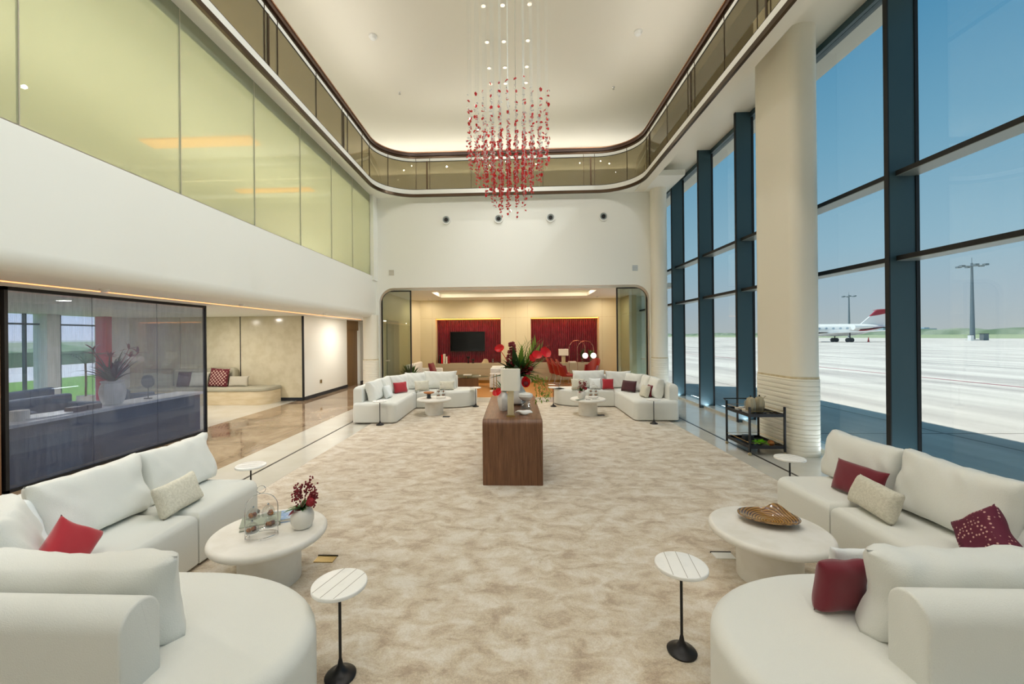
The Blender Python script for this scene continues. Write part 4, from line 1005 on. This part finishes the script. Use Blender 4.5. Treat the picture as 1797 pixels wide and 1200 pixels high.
for k in range(70): g.leaf((rnd.uniform(-.05, .05), rnd.uniform(-.04, .04), .02), (rnd.uniform(-1, 1), rnd.uniform(-1, 1), rnd.uniform(.2, 1)), .08, .05, .5, 4)
g.build('leaves', 'lettuce', t)
tag(G().ball((0, 0, .045), .045, 16, .95, .04).build('pumpkin', 'pastry', loc=(3.72, 6.15, .113)), 'orange brown round fruit on the lower tray beside the green leaves', 'fruit')

# ================================================================== BACK LOUNGE FURNITURE
armchair('lounge_sofa', (-3.1, 14.15, 0), R(90), 'bluewhite', 'white sofa with a burgundy cushion in the back lounge', 'sofa', w=1.9, d=.95, hs=.42, hb=.85, arm=.62)
cushion(None, 'throw_pillow', 'burg', .45, .42, .14, (-2.92, 14.7, .42), R(80), .3, 'burgundy pillow on the white sofa of the back lounge', 'pillow')
armchair('armchair', (-.42, 14.0, 0), R(-90), 'bluewhite', 'white box armchair behind the lamp in the back lounge', w=.95, d=.85, hs=.42, hb=.78, arm=.72)
lt = thing('coffee_table', (-1.62, 14.1, 0), 'glass topped walnut coffee table in the back lounge', 'coffee table')
for sx, w in ((-.1, .3),): G().slab([(-.38, -.2), (.38, -.2), (.3, .22), (-.3, .22)], 0, .33).build('base', 'walnutpanel', lt)
G().slab(circ(.15, .25, .55, 40, .34), .345, .36).build('glass_top', 'tableglass', lt); G().slab(circ(-.05, -.12, .45, 40, .28), .42, .432).build('upper_glass_top', 'tableglass', lt)
G().tube([(-.05, -.05, .33), (-.05, -.05, .42)], .03, 10).build('spacer', 'brass', lt)
for k, (x, y, z) in enumerate(((-1.62, 13.98, .433), (-1.35, 14.4, .361))): tag(G().box(-.14, .14, -.09, .09, 0, .03).build('book', 'paper', loc=(x, y, z)), ('white book on the upper glass of the walnut coffee table', 'white book on the lower glass of the walnut coffee table')[k], 'book')
ctb = thing('accent_table', (-.68, 13.1, 0), 'slender brass side table in front of the white box armchair', 'side table')
g = G(); g.tube([(0, 0, 0), (0, 0, .55)], .012, 8); g.tube([(.09, 0, 0), (.09, 0, .55)], .012, 8); g.build('post', 'brass', ctb); G().box(-.12, .2, -.1, .1, .55, .565).build('table_top', 'tabletop', ctb); G().slab(circ(.03, 0, .16, 24), 0, .02).build('foot', 'tabletop', ctb)
def red_chair(loc, rz, label):
    t = thing('red_dining_chair', loc, label, 'chair', 'red leather chairs of the back lounge', rz=rz)
    # tub shell: curved back + seat
    vs = []; n = 10; mz = 6
    for lay in (0, 1):
        for i in range(mz+1):
            q = i/mz; z = .42+.55*q; rr = .26+.05*q+(-.035 if lay else 0)
            for k in range(n+1):
                a = R(200*(k/n)-10); zz = z-(.25*abs(math.cos(a))**3)*q
                vs.append((rr*math.cos(a), rr*.9*math.sin(a)+.03+.1*q, zz))
    W = n+1; T_ = (mz+1)*W; fs = []
    for i in range(mz):
        for k in range(n): a = i*W+k; fs += [(a, a+1, a+W+1, a+W), (T_+a, T_+a+W, T_+a+W+1, T_+a+1)]
    for k in range(n): fs.append((mz*W+k, mz*W+k+1, T_+mz*W+k+1, T_+mz*W+k)); fs.append((k+1, k, T_+k, T_+k+1))
    for i in range(mz): fs.append((i*W, (i+1)*W, T_+(i+1)*W, T_+i*W)); fs.append(((i+1)*W+n, i*W+n, T_+i*W+n, T_+(i+1)*W+n))
    g = G(); g.add(vs[:T_]+vs[T_:], fs); g.build('back_shell', 'chairred', t, smooth=1.)
    G().slab(rpoly([(-.24, -.26, .08), (.24, -.26, .08), (.24, .2, .12), (-.24, .2, .12)]), .40, .47, rt=.03, rb=.02).build('seat', 'chairred', t)
    for sx in (-1, 1):
        G().tube([(sx*.2, -.2, .41), (sx*.25, -.26, .012), (sx*.25, .28, .012), (sx*.16, .18, .41)], .010, 8).build('leg', 'chrome', t)
    return t
for k, (x, y) in enumerate(((1.52, 14.95), (1.64, 14.38), (1.76, 13.82))):
    red_chair((x, y, 0), R(78), ('red leather chair farthest from the hall, nearest the cabinet', 'middle red leather chair of the three in the lounge', 'red leather chair nearest the hall, showing its wide back')[k])
# second-row chair seat just showing
red_chair((2.55, 14.3, 0), R(-60), 'low red leather chair turned away beside the globe floor lamps')
for k, (x0, xg, zt_) in enumerate(((1.98, 2.56, 1.58), (2.28, 2.86, 1.56))):
    t = thing('arc_floor_lamp', (x0, 15.05, 0), ('arched floor lamp with an opal globe, nearer the cabinet lamp' if k == 0 else 'arched floor lamp with an opal globe, nearer the cream wall'), 'floor lamp', 'arched globe floor lamps')
    r_ = (xg-x0)/2
    G().tube([(0, 0, .02), (0, 0, zt_-r_)]+arc3((r_, 0, zt_-r_), r_, 180, 0, 16, (1, 0, 0), (0, 0, 1))[1:]+[(2*r_, 0, zt_-r_), (2*r_, 0, 1.12)], .009, 8).build('arc_pole', 'gold', t)
    G().slab(circ(0, 0, .16, 28), 0, .025, rt=.005).build('base', 'gold', t); G().ball((2*r_, 0, 1.02), .105, 20).build('globe', 'globe', t)
tl = thing('table_lamp', (1.84, 15.62, .735), 'cream table lamp on the lounge cabinet behind the red chairs', 'lamp')
G().box(-.07, .07, -.04, .04, 0, .3).build('stem', 'travertine', tl); G().slab(rpoly([(-.18, -.09, .03), (.18, -.09, .03), (.18, .09, .03), (-.18, .09, .03)]), .27, .52).build('lamp_shade', 'shade', tl)
for k, x in enumerate((2.56, 2.88)):
    t = thing('vase', (x, 15.66, .735), ('glass vase with dark leaves under the left globe lamp', 'glass vase with green leaves under the right globe lamp')[k], 'vase')
    G().lathe([(.05, 0), (.06, .03), (.03, .08), (.07, .13), (.065, .14), (0, .1)], n=20).build('vessel', 'clearglass', t)
    g = G(); stalks(g, (0, 0, .12), 26, .40, .35, 40+k, .08, .3); g.build('foliage', 'leaf3' if k == 0 else 'leaf', t)
tag(G().box(-.14, .14, -.1, .1, 0, .05).build('book', 'paper', loc=(2.16, 15.62, .735)), 'white book stack on the lounge cabinet by the arched lamps', 'book')
for k, (x, h, m) in enumerate(((-2.86, .30, 'black'), (-2.78, .34, 'anth'), (-2.70, .36, 'paper'), (-2.60, .26, 'paper'), (-2.53, .30, 'rose'))):
    tag(G().box(-.03, .03, -.1, .1, 0, h).build('book', m, loc=(x, 15.66, .735)), ('black upright book at the end of the television cabinet', 'bright red upright book on the television cabinet', 'tallest white upright book on the television cabinet', 'short white upright book on the television cabinet', 'crimson upright book on the television cabinet')[k], 'book', 'upright books on the television cabinet')
for k, (x, h, r) in enumerate(((-1.78, .26, .05), (-1.60, .16, .05))):
    t = thing('ornament', (x, 15.66, .735), ('tall black ring ornament under the television', 'short black ornament under the television')[k], 'ornament'); G().lathe([(r, 0), (r*.5, .03), (r*.4, h*.6), (r*1.4, h*.85), (r*1.4, h), (0, h)], n=18).build('body', 'black', t)
tag(G().slab(rpoly([(-.14, 0, .01), (.14, 0, .01), (.1, .14, .05), (-.05, .17, .05)]), -.05, .05, ax='y').build('stone_ornament', 'travertine', loc=(-1.13, 15.66, .735)), 'pale stone ornament on the television cabinet', 'ornament')
tag(G().lathe([(.04, 0), (.05, .01), (.05, .17), (.045, .17), (.045, .012), (0, .012)], n=18).build('glass_tumbler', 'clearglass', loc=(-.84, 15.66, .735)), 'clear glass hurricane at the end of the television cabinet', 'glass')
# indoor shrub behind the left glass pane
sb = thing('potted_shrub', (-3.3, 12.8, 0), 'bushy green plant behind the glass panel beside the short column', 'plant')
G().lathe([(.14, 0), (.18, .3), (.16, .3), (0, .28)], n=20).build('pot', 'whitestone', sb); g = G(); stalks(g, (0, 0, .28), 150, .62, .36, 9, .07, .5, .4); g.build('foliage', 'leaf', sb)

# ================================================================== WALL AND CEILING FITTINGS
for k, (x, z) in enumerate(((-1.96, 5.165), (-.43, 5.165), (1.07, 5.165), (2.58, 5.165))):
    t = thing('wall_spotlight', (x, 11.9, z), ('round wall spotlight nearest the green glazing', 'round wall spotlight just behind the chandelier tip', 'round wall spotlight to the window side of the chandelier', 'round wall spotlight nearest the windows')[k], 'spotlight', 'round recessed spotlights on the back wall')
    def ring(r0, r1, y0):
        g = G(); n = 30; vs = []
        for (r, y) in ((r1, 0), (r1, y0), (r0, y0-.0), (r0, 0)): vs += [(r*math.cos(2*math.pi*k_/n), y, r*math.sin(2*math.pi*k_/n)) for k_ in range(n)]
        fs = [(i*n+k_, i*n+(k_+1) % n, ((i+1) % 4)*n+(k_+1) % n, ((i+1) % 4)*n+k_) for i in range(4) for k_ in range(n)]
        return g.add(vs, fs)
    ring(.10, .135, -.03).build('rim', 'plate', t); ring(.056, .094, -.012).build('inner_ring', 'transomlight', t)
    G().slab(circ(0, 0, .058, 24), -.03, -.002, ax='y').build('lens', 'black', t)
for x, z, l in ((-3.59, 3.645, 'square wall grille nearer the parapet'), (3.46, 3.665, 'square wall grille nearer the window wall')):
    t = thing('wall_grille', (x, 11.9, z), l, 'grille', 'square speaker grilles on the back wall')
    G().box(-.085, .085, -.012, -.001, -.085, .085).build('frame', 'plate', t)
    g = G(); [g.box(-.075, .075, -.016, -.011, -.07+.02*k, -.06+.02*k) for k in range(8)]; g.build('slats', 'greybeige' if x < 0 else 'skyline', t)
rows = ((8.36, ), (9.39, ), (10.3, ), (10.95, ))
nm = ('first', 'second', 'third', 'fourth')
for r_, y in enumerate((8.36, 9.39, 10.3, 10.95)):
    for c_, x in enumerate((-.57, -.18, .37)):
        t = thing('downlight', (x, y, ZC), 'small ceiling downlight, %s row from the hall end, %s' % (nm[3-r_] if False else ('nearest the camera', 'second out', 'third out', 'closest to the back wall')[r_], ('parapet side', 'middle', 'window side')[c_]), 'downlight', 'ceiling downlights above the chandelier')
        t['label'] = 'small ceiling downlight, %s column, %s row counted from the back wall' % (('parapet side', 'middle', 'window side')[c_], ('fourth', 'third', 'second', 'first')[r_])
        G().lathe([(.05, 0), (.065, -.004), (.06, -.012), (.045, -.012), (.04, 0)], n=20).build('rim', 'plate', t); G().slab(circ(0, 0, .042, 18), -.008, -.001).build('lens', 'lampglow', t)
for x, y, l in ((-3.1, 9.05, 'white dome smoke detector nearer the green glazing'), (2.81, 9.25, 'white dome smoke detector nearer the windows')):
    t = thing('smoke_detector', (x, y, ZC), l, 'smoke detector', 'ceiling smoke detectors'); G().lathe([(.09, 0), (.09, -.03), (.075, -.04), (.06, -.075), (.03, -.09), (0, -.09)], n=24).build('body', 'plate', t)
for x, y, l in ((-3.1, 11.18, 'tiny sprinkler head over the parapet side of the gallery bend'), (2.75, 11.29, 'tiny sprinkler head over the window side of the gallery bend')):
    t = thing('sprinkler_head', (x, y, ZC+.001), l, 'sprinkler', 'ceiling sprinkler heads'); G().lathe([(.035, 0), (.03, -.01), (.012, -.02), (.012, -.05), (.03, -.055), (0, -.055)], n=14).build('body', 'chrome', t)
for k, (x, y) in enumerate(((-4.95, 7.25), (-5.05, 4.85), (-4.9, 10.4))):
    t = thing('ceiling_spotlight', (x, y, 2.38), ('small white ceiling spot by the far end of the mesh screen', 'small white ceiling spot above the mesh screen', 'small white ceiling spot by the corridor wall')[k], 'spotlight'); G().lathe([(.05, 0), (.05, -.015), (.035, -.02), (.035, -.04), (0, -.04)], n=18).build('body', 'plate', t)
for x, l in ((-3.1, 'small round lounge ceiling spot by the black-framed pane beside the short column'), (3.0, 'small round lounge ceiling spot by the black-framed pane beside the windows'), (.2, 'small lounge ceiling detector beyond the light cove')):
    t = thing('ceiling_spotlight', (x, 14.9, zr), l, 'spotlight'); G().lathe([(.05, 0), (.05, -.02), (.03, -.04), (0, -.04)], n=16).build('body', 'plate', t)
tag(G().box(-.012, 0, -.05, .05, 0, .1).build('wall_socket', 'brass', loc=(-5.915, 12.3, .38)), 'small round-cornered wall socket low on the white corridor wall', 'socket')

# ================================================================== CHANDELIER
ch = thing('chandelier', (-.07, 6.5, 0), 'cascading chandelier of red and clear glass petals on fine wires', 'chandelier')
rnd = random.Random(77); reds = []; clears = []; wires = []
N_ = 11; sp = .122
def petal(g, p, s, rn):
    """small curled glass petal with thickness"""
    a, b, c = (rn.uniform(0, 6.28) for _ in range(3)); Rm = Matrix.Rotation(a, 3, 'Z') @ Matrix.Rotation(b*.25, 3, 'X'); k = 5
    vs = []
    for lay in (0, .25):
        for i in range(k):
            th = 2*math.pi*i/k; vs.append(Vector(p)+Rm @ Vector((math.cos(th)*s*.75, lay*s+.35*s*math.cos(th)**2, math.sin(th)*s)))
    fs = [tuple(range(k))[::-1], tuple(range(k, 2*k))]+[(i, (i+1) % k, k+(i+1) % k, k+i) for i in range(k)]
    g.add(vs, fs)
for i in range(N_):
    for j in range(N_):
        x = (i-5)*sp; y = (j-5)*sp; r = math.hypot(x, y)
        if r > .67: continue
        q = r/.63
        ztop = 5.42+rnd.uniform(-.12, .05); zred = 4.88+.5*min(1, q)**3+rnd.uniform(-.1, .1)
        zbot = 3.52+.80*q**1.6+rnd.uniform(0, .16)
        wires.append(((x, y), zbot)); z = zred
        while z > zbot:
            dens = .17 if z > 4.8 else (.075 if z > 4.55 else (.04 if z > zbot+.3 else .085))
            jt_ = .012 if z > 4.8 else .032
            reds.append((x+rnd.uniform(-jt_, jt_), y+rnd.uniform(-jt_, jt_), z, rnd.uniform(.019, .031))); z -= dens*rnd.uniform(.7, 1.3)
        z = ztop
        while z > max(4.3, zbot+.25):
            if rnd.random() < .8: clears.append((x+rnd.uniform(-.02, .02), y+rnd.uniform(-.02, .02), z, rnd.uniform(.014, .022)))
            z -= (.14 if z > 4.85 else .042)*rnd.uniform(.7, 1.3)
wires.sort(key=lambda w: w[0][1])
for (x, y), zb in wires: G().tube([(x, y, ZC), (x, y, zb)], .0014, 3, cap=False).build('wire', 'wire', ch, smooth=0)
for nm_, lst, m_ in (('red_glass_petal', reds, 'petalred'), ('clear_glass_petal', clears, 'petalclear')):
    lst.sort(key=lambda p: p[1]-p[3]*20)
    for p in lst[:100]:
        g = G(); petal(g, p[:3], p[3], rnd); g.build(nm_, m_, ch, smooth=0)
    g = G()
    for p in lst[100:]: petal(g, p[:3], p[3], rnd)
    o = g.build(nm_, m_, ch, smooth=0); o['kind'] = 'stuff'

# ================================================================== OUTSIDE
zg = -.02
S('ground', 'apron', G().add([(4.85, -60, zg), (128, -60, zg), (128, 900, zg), (4.85, 900, zg)], [(0, 1, 2, 3)]), 'concrete airport apron', smooth=0)
S('ground_airfield', 'fargrass', G().add([(128, -200, zg), (3000, -200, zg), (3000, 3500, zg), (128, 3500, zg)], [(0, 1, 2, 3)]), smooth=0)
S('ground_beyond', 'fargrass', G().add([(-3000, 900, zg-.02), (128, 900, zg-.02), (128, 3500, zg-.02), (-3000, 3500, zg-.02)], [(0, 1, 2, 3)]), smooth=0)
S('ground_street', 'road', G().add([(-60, -60, zg), (-11.4, -60, zg), (-11.4, 120, zg), (-60, 120, zg)], [(0, 1, 2, 3)]), smooth=0)
S('ground_lawn', 'lawn', G().box(-21, -12.2, -20, 60, zg, zg+.04), 'green lawn outside the lobby windows')
S('ground_street_far', 'fargrass', G().add([(-600, -200, zg-.03), (-60, -200, zg-.03), (-60, 900, zg-.03), (-600, 900, zg-.03)], [(0, 1, 2, 3)]), smooth=0)
S('trim_12', 'jetred', G().box(16.0, 16.15, -20, 400, zg, zg+.004)); S('trim_13', 'jetgrey', G().box(24, 24.1, -20, 400, zg, zg+.004))
def lump(name, m, x0, x1, y0, y1, h, step, seed, label, cat):
    g = G(); rn = random.Random(seed); n = max(2, int((y1-y0)/step)); mm = 5; vs = []
    for i in range(n+1):
        for k in range(mm+1):
            a = math.pi*k/mm; w_ = (x1-x0)/2; hh = h*(.75+.5*noise.noise(Vector((i*.37, seed, k*.2))))
            vs.append(((x0+x1)/2-w_*math.cos(a), y0+(y1-y0)*i/n+rn.uniform(-.2, .2)*step, zg+hh*math.sin(a)**.6 if 0 < k < mm else zg))
    fs = [(i*(mm+1)+k, i*(mm+1)+k+1, (i+1)*(mm+1)+k+1, (i+1)*(mm+1)+k) for i in range(n) for k in range(mm)]
    return tag(g.add(vs, fs).build(name, m), label, cat)
o = lump('scrub_belt', 'farhedge', 320, 345, -100, 2500, 4.6, 7, 3, 'long low belt of scrub beyond the airfield', 'vegetation'); o['kind'] = 'stuff'
o = lump('street_hedge', 'hedge', -36, -33, -30, 90, 2.1, 1.2, 5, 'green hedge across the road outside the lobby', 'hedge')
# skyline
rnd = random.Random(15); k = 0
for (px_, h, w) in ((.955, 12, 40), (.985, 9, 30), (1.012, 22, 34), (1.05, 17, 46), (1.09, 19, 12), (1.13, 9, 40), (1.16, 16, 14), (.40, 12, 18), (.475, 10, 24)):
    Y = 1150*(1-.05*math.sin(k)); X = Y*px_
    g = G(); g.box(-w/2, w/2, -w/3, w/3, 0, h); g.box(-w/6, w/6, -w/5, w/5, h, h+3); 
    tag(g.build('distant_building', 'skyline', loc=(X, Y+k*90, 0)), 'pale haze-tinted building block on the far skyline', 'building', 'haze-tinted skyline buildings'); k += 1
# light masts
def mast(loc, h, label):
    t = thing('light_mast', loc, label, 'light mast', 'apron floodlight masts')
    G().tube([(0, 0, 0), (0, 0, h)], .42, 12, r2=.18).build('pole', 'polegrey', t)
    g = G()
    for k_ in range(6):
        a = k_*math.pi/3; x, y = math.cos(a), math.sin(a); g.tube([(0, 0, h-.6), (x*1.9, y*1.9, h-.6)], .08, 6)
        g.box(x*1.9-.35, x*1.9+.35, y*1.9-.3, y*1.9+.3, h-.75, h-.4)
    g.build('lamp_ring', 'polegrey', t); G().tube([(0, 0, h), (0, 0, h+1.1)], .04, 6).build('lightning_rod', 'polegrey', t)
    G().box(-.7, .7, -.7, .7, 0, .25).build('plinth', 'road', t)
mast((94.6, 89, zg), 16.0, 'floodlight mast standing by the grey plant box'); mast((129, 164, zg), 16.5, 'smaller floodlight mast rising behind the jet')
t = thing('plant_box', (96.9, 89, zg), 'grey utility cabinet at the edge of the apron', 'utility cabinet'); G().box(-.5, .5, -.4, .4, 0, 1.35).build('body', 'conteiner', t); G().box(-.55, .55, -.45, .45, 1.35, 1.42).build('roof', 'jetgrey', t)
t = thing('plant_box', (93.2, 88.0, zg), 'small white cabinet at the foot of the floodlight mast', 'utility cabinet'); G().box(-.3, .3, -.3, .3, 0, 1.1).build('body', 'jetwhite', t); G().box(-.33, .33, -.33, .33, 1.1, 1.16).build('roof', 'jetgrey', t)
# jet: nose towards -x, seen side-on; local x along fuselage (tail at +x)
jt = thing('business_jet', (70.8, 85.0, zg), 'white business jet with red stripe and red tail parked on the apron', 'aircraft')
n = 24; prof_ = [(-16.5, 0, 2.0), (-16.2, .3, 2.0), (-15.4, .65, 2.05), (-14, 1.0, 2.25), (-12, 1.2, 2.4), (-6, 1.22, 2.4), (-3, 1.15, 2.45), (-1, .95, 2.6), (1.0, .62, 2.85), (2.6, .25, 3.05), (3.1, .04, 3.1)]
vs = []
for x, r, zc in prof_:
    for k in range(n): a = 2*math.pi*k/n; vs.append((x, max(r, .01)*math.cos(a), zc+max(r, .01)*math.sin(a)))
fs = [(i*n+k, i*n+(k+1) % n, (i+1)*n+(k+1) % n, (i+1)*n+k) for i in range(len(prof_)-1) for k in range(n)]
G().add(vs, fs).build('fuselage', 'jetwhite', jt)
G().slab([(-14.5, 1.42), (2.4, 2.78), (2.6, 2.95), (-3, 1.95), (-14.5, 1.85)], -1.12, 1.12, ax='y').build('stripe', 'jetred', jt)
g = G()
for k in range(7): g.slab([(x-10.6+k*1.35, z+2.72) for x, z in circ(0, 0, .26, 14, .2)], -1.26, -1.1, ax='y')
g.build('windows', 'skyline', jt)
G().slab([(-2.2, 3.2), (1.2, 6.1), (3.9, 6.35), (2.4, 3.1)], -.12, .12, ax='y').build('tail_fin', 'jetwhite', jt)
G().slab([(.0, 5.1), (1.25, 6.25), (4.6, 6.45), (4.5, 5.95), (1.8, 5.35)], -.16, .16, ax='y').build('tail_cap', 'jetred', jt)
g = G(); g.add([(1.4, 0, 6.3), (3.6, -3.6, 6.4), (4.5, -3.6, 6.4), (4.2, 0, 6.35), (3.6, 3.6, 6.4), (4.5, 3.6, 6.4), (1.4, 0, 6.45), (3.6, -3.6, 6.45), (4.5, -3.6, 6.45), (4.2, 0, 6.5), (3.6, 3.6, 6.45), (4.5, 3.6, 6.45)], [(0, 1, 2, 3), (0, 3, 5, 4), (6, 9, 8, 7), (6, 10, 11, 9), (0, 6, 7, 1), (1, 7, 8, 2), (2, 8, 9, 3), (0, 4, 10, 6), (4, 5, 11, 10), (5, 3, 9, 11)]); g.build('tailplane', 'jetred', jt)
for s_ in (-1, 1):
    g = G(); g.tube([(-4.6, s_*1.75, 2.95), (-4.2, s_*1.75, 2.95), (-2.2, s_*1.75, 3.0), (-.9, s_*1.7, 3.05)], .55, 16, r2=.3); g.build('engine', 'jetwhite', jt)
    G().add([(-9, s_*1, 1.75), (-4.8, s_*1, 1.75), (-2.6, s_*9.5, 2.2), (-3.8, s_*9.5, 2.2), (-9, s_*1, 1.95), (-4.8, s_*1, 1.95), (-2.6, s_*9.5, 2.28), (-3.8, s_*9.5, 2.28)], [(0, 1, 2, 3), (4, 7, 6, 5), (0, 3, 7, 4), (1, 5, 6, 2), (3, 2, 6, 7), (0, 4, 5, 1)]).build('wing', 'jetwhite', jt)
    g = G()
    for xx in (-5.7, -5.0):
        b = len(g.v); g.slab(circ(xx, .42, .42, 18), s_*1.9-.14, s_*1.9+.14, ax='y')
    g.tube([(-5.3, s_*1.9, .5), (-5.3, s_*1.9, 1.8)], .1, 8); g.build('landing_gear', 'jetgrey', jt)
g = G(); g.slab(circ(-13.6, .35, .35, 16), -.15, .15, ax='y'); g.tube([(-13.6, 0, .4), (-13.6, 0, 1.6)], .08, 8); g.build('nose_gear', 'jetgrey', jt)
t = thing('traffic_cone', (69.9, 84.2, zg), 'small red marker cone behind the jet wheels', 'cone'); G().lathe([(.25, 0), (.25, .06), (.16, .08), (.04, .95), (0, .95)], n=12).build('body', 'anth', t)

# ================================================================== LIGHT
w = bpy.data.worlds.new('World'); scn.world = w; w.use_nodes = True; nt = w.node_tree; bg = nt.nodes['Background']
tc = nt.nodes.new('ShaderNodeTexCoord'); sep = nt.nodes.new('ShaderNodeSeparateXYZ'); rp = nt.nodes.new('ShaderNodeValToRGB')
nt.links.new(tc.outputs['Generated'], sep.inputs[0]); nt.links.new(sep.outputs['Z'], rp.inputs[0]); 
mr_ = nt.nodes.new('ShaderNodeMapRange'); mr_.inputs[1].default_value = 0; mr_.inputs[2].default_value = -1; mr_.inputs[3].default_value = 1; mr_.inputs[4].default_value = 2.1
vm_ = nt.nodes.new('ShaderNodeVectorMath'); vm_.operation = 'SCALE'
nt.links.new(sep.outputs['X'], mr_.inputs[0]); nt.links.new(rp.outputs[0], vm_.inputs[0]); nt.links.new(mr_.outputs[0], vm_.inputs['Scale']); nt.links.new(vm_.outputs[0], bg.inputs['Color'])
e = rp.color_ramp.elements
e[0].position = 0; e[0].color = lin('#CDD0D6'); e[1].position = 1; e[1].color = lin('#7FA6BE')
for p_, c_ in ((.06, '#C0CDDC'), (.16, '#A9CBE3'), (.33, '#84B8DA'), (.55, '#4F98C8'), (.7, '#5E98BC')): q = e.new(p_); q.color = lin(c_)
bg.inputs['Strength'].default_value = 1.22
sd = bpy.data.lights.new('sun', 'SUN'); so = bpy.data.objects.new('sun', sd); C.objects.link(so); sd.energy = 6.8; sd.angle = R(.6); sd.color = (1, .90, .82)
dirv = Vector((math.cos(R(73.5)), -.12, -math.sin(R(73.5)))); so.rotation_euler = dirv.to_track_quat('-Z', 'Y').to_euler()
def area(name, loc, sx, sy, energy, col=(1, .86, .68), rot=(0, 0, 0), spread=180):
    l = bpy.data.lights.new(name, 'AREA'); l.shape = 'RECTANGLE'; l.size = sx; l.size_y = sy; l.energy = energy; l.color = col; l.spread = R(spread)
    o = bpy.data.objects.new(name, l); C.objects.link(o); o.location = loc; o.rotation_euler = rot; return o
WARM = (1, .975, .935)
LS = 1.0
def strip(name, a, b, energy, col, aim, wd=.12):
    a, b = Vector(a), Vector(b); o = area(name, (a+b)/2, (b-a).length, wd, energy, col)
    x = (b-a).normalized(); z = -Vector(aim).normalized(); z = (z-x*z.dot(x)).normalized(); y = z.cross(x)
    o.rotation_euler = Matrix((x, y, z)).transposed().to_euler(); return o
# unseen fill strips added behind the gallery handrail to brighten the ceiling
strip('rail_fill_strip', (-3.98, -4.5, 7.08), (-3.98, 10.6, 7.08), 62*LS, WARM, (.9, 0, 1))
strip('rail_fill_strip', (3.62, -4.5, 7.08), (3.62, 10.6, 7.08), 60*LS, WARM, (-.9, 0, 1))
strip('rail_fill_strip', (-2.6, 11.92, 7.08), (2.3, 11.92, 7.08), 12*LS, WARM, (0, -.9, 1))
strip('gallery_fill_strip', (-6.9, -4.5, 7.6), (-6.9, 14, 7.6), 70*LS, WARM, (.7, 0, 1))  # unseen fill added along the outer gallery walls
strip('gallery_fill_strip', (-6.0, 14.7, 7.6), (4.5, 14.7, 7.6), 50*LS, WARM, (0, -.7, 1))
strip('gallery_fill_strip', (5.0, -4.5, 7.6), (5.0, 14, 7.6), 60*LS, WARM, (-.5, 0, 1))
def spot(name, loc, energy, ang=130, rad=.03, col=WARM, rot=(0, 0, 0)):
    l = bpy.data.lights.new(name, 'SPOT'); l.energy = energy; l.color = col; l.spot_size = R(ang); l.spot_blend = 1; l.shadow_soft_size = rad
    o = bpy.data.objects.new(name, l); C.objects.link(o); o.location = loc; o.rotation_euler = rot
for x in (-2.6, -.9, .9, 2.6):
    for y in (-3.6, -1.6, .4, 2.4, 4.6, 6.8): spot('ceiling_fill_spot', (x, y, ZC-.02), 60*LS)  # fill spots added on the unseen part of the ceiling
for y in (-2, .5, 3, 5.5, 8, 10.2):   # added fill spots over the window-side gallery, brightening the left parapet
    spot('wall_fill_spot', (4.55, y, 8.4), 300*LS, 75, .05, (.88, .97, 1), Vector((-8.6, 0, -5.3)).to_track_quat('-Z', 'Y').to_euler())
for x in (-2.6, -.9, .9, 2.6): spot('wall_fill_spot', (x, 7.4, ZC-.03), 90*LS, 90, .015, WARM, Vector((0, 4.5, -4)).to_track_quat('-Z', 'Y').to_euler())  # added fill spots aimed to brighten the back wall
for x in (-.57, -.18, .37):
    for y in (8.36, 9.39, 10.3, 10.95):
        l = bpy.data.lights.new('downlight_beam', 'SPOT'); l.energy = 60*LS; l.color = WARM; l.spot_size = R(75); l.spot_blend = .8; l.shadow_soft_size = .03
        o = bpy.data.objects.new('downlight_beam', l); C.objects.link(o); o.location = (x, y, ZC-.02)
strip('sill_fill_strip', (4.58, -4.5, .056), (4.58, 14.6, .056), 100*LS, (.86, .95, 1), (-.12, 0, 1), .08)  # added fill standing in for daylight bounced up to the soffit
# lobby, upper floor, lounge
for x, y in ((-4.8, 3), (-4.8, 6), (-4.8, 9), (-4.9, 13.), (-8.3, 3.), (-7.7, 6.5), (-9.4, 8), (-7.6, 9.6)): area('lobby_light', (x, y, 2.36), .1, .1, 31*LS, (1, .93, .84))
for x, y in ((-6, 2), (-6, 5), (-6, 8), (-6, 10.6)): area('upper_floor_light', (x, y, 3.45), .5, 1.6, 46*LS, (1, .97, .90), (math.pi, 0, 0))
for x in (-2.2, 0, 2.2): area('lounge_cove_light', (x, 13.6, zr+.26), 1.6, .8, 26*LS, (1, .86, .64))
for x in (-3.3, -1.2, .6, 3.2): area('lounge_spot', (x, 14.9, zr-.03), .08, .08, 9*LS, (1, .82, .6))
for x in (-1.77, 1.9): area('niche_strip', (x, 15.75, 2.40), 2.4, .05, 6*LS, (1, .5, .2))

# ================================================================== CAMERA
cam = bpy.data.cameras.new('camera'); co = bpy.data.objects.new('camera', cam); C.objects.link(co); scn.camera = co
cam.sensor_width = 36; cam.lens = 36*720/1797; cam.clip_start = .05; cam.clip_end = 6000
cam.shift_x = (898.5-872)/1797; cam.shift_y = -(600-590.3)/1797
co.location = (0, 0, 1.75)
yaw = math.atan(31/720); roll = .0095
co.rotation_euler = (Matrix.Rotation(yaw, 3, 'Z') @ Matrix.Rotation(R(90), 3, 'X') @ Matrix.Rotation(-roll, 3, 'Z')).to_euler()
vs_ = scn.view_settings; vs_.view_transform = 'Standard'; vs_.look = 'None'; vs_.exposure = .3; vs_.gamma = 1; vs_.use_curve_mapping = False
cy = scn.cycles; cy.max_bounces = 12; cy.diffuse_bounces = 6; cy.glossy_bounces = 4; cy.transparent_max_bounces = 24; cy.caustics_reflective = False; cy.caustics_refractive = False
cy.use_denoising = True; cy.sample_clamp_indirect = 6
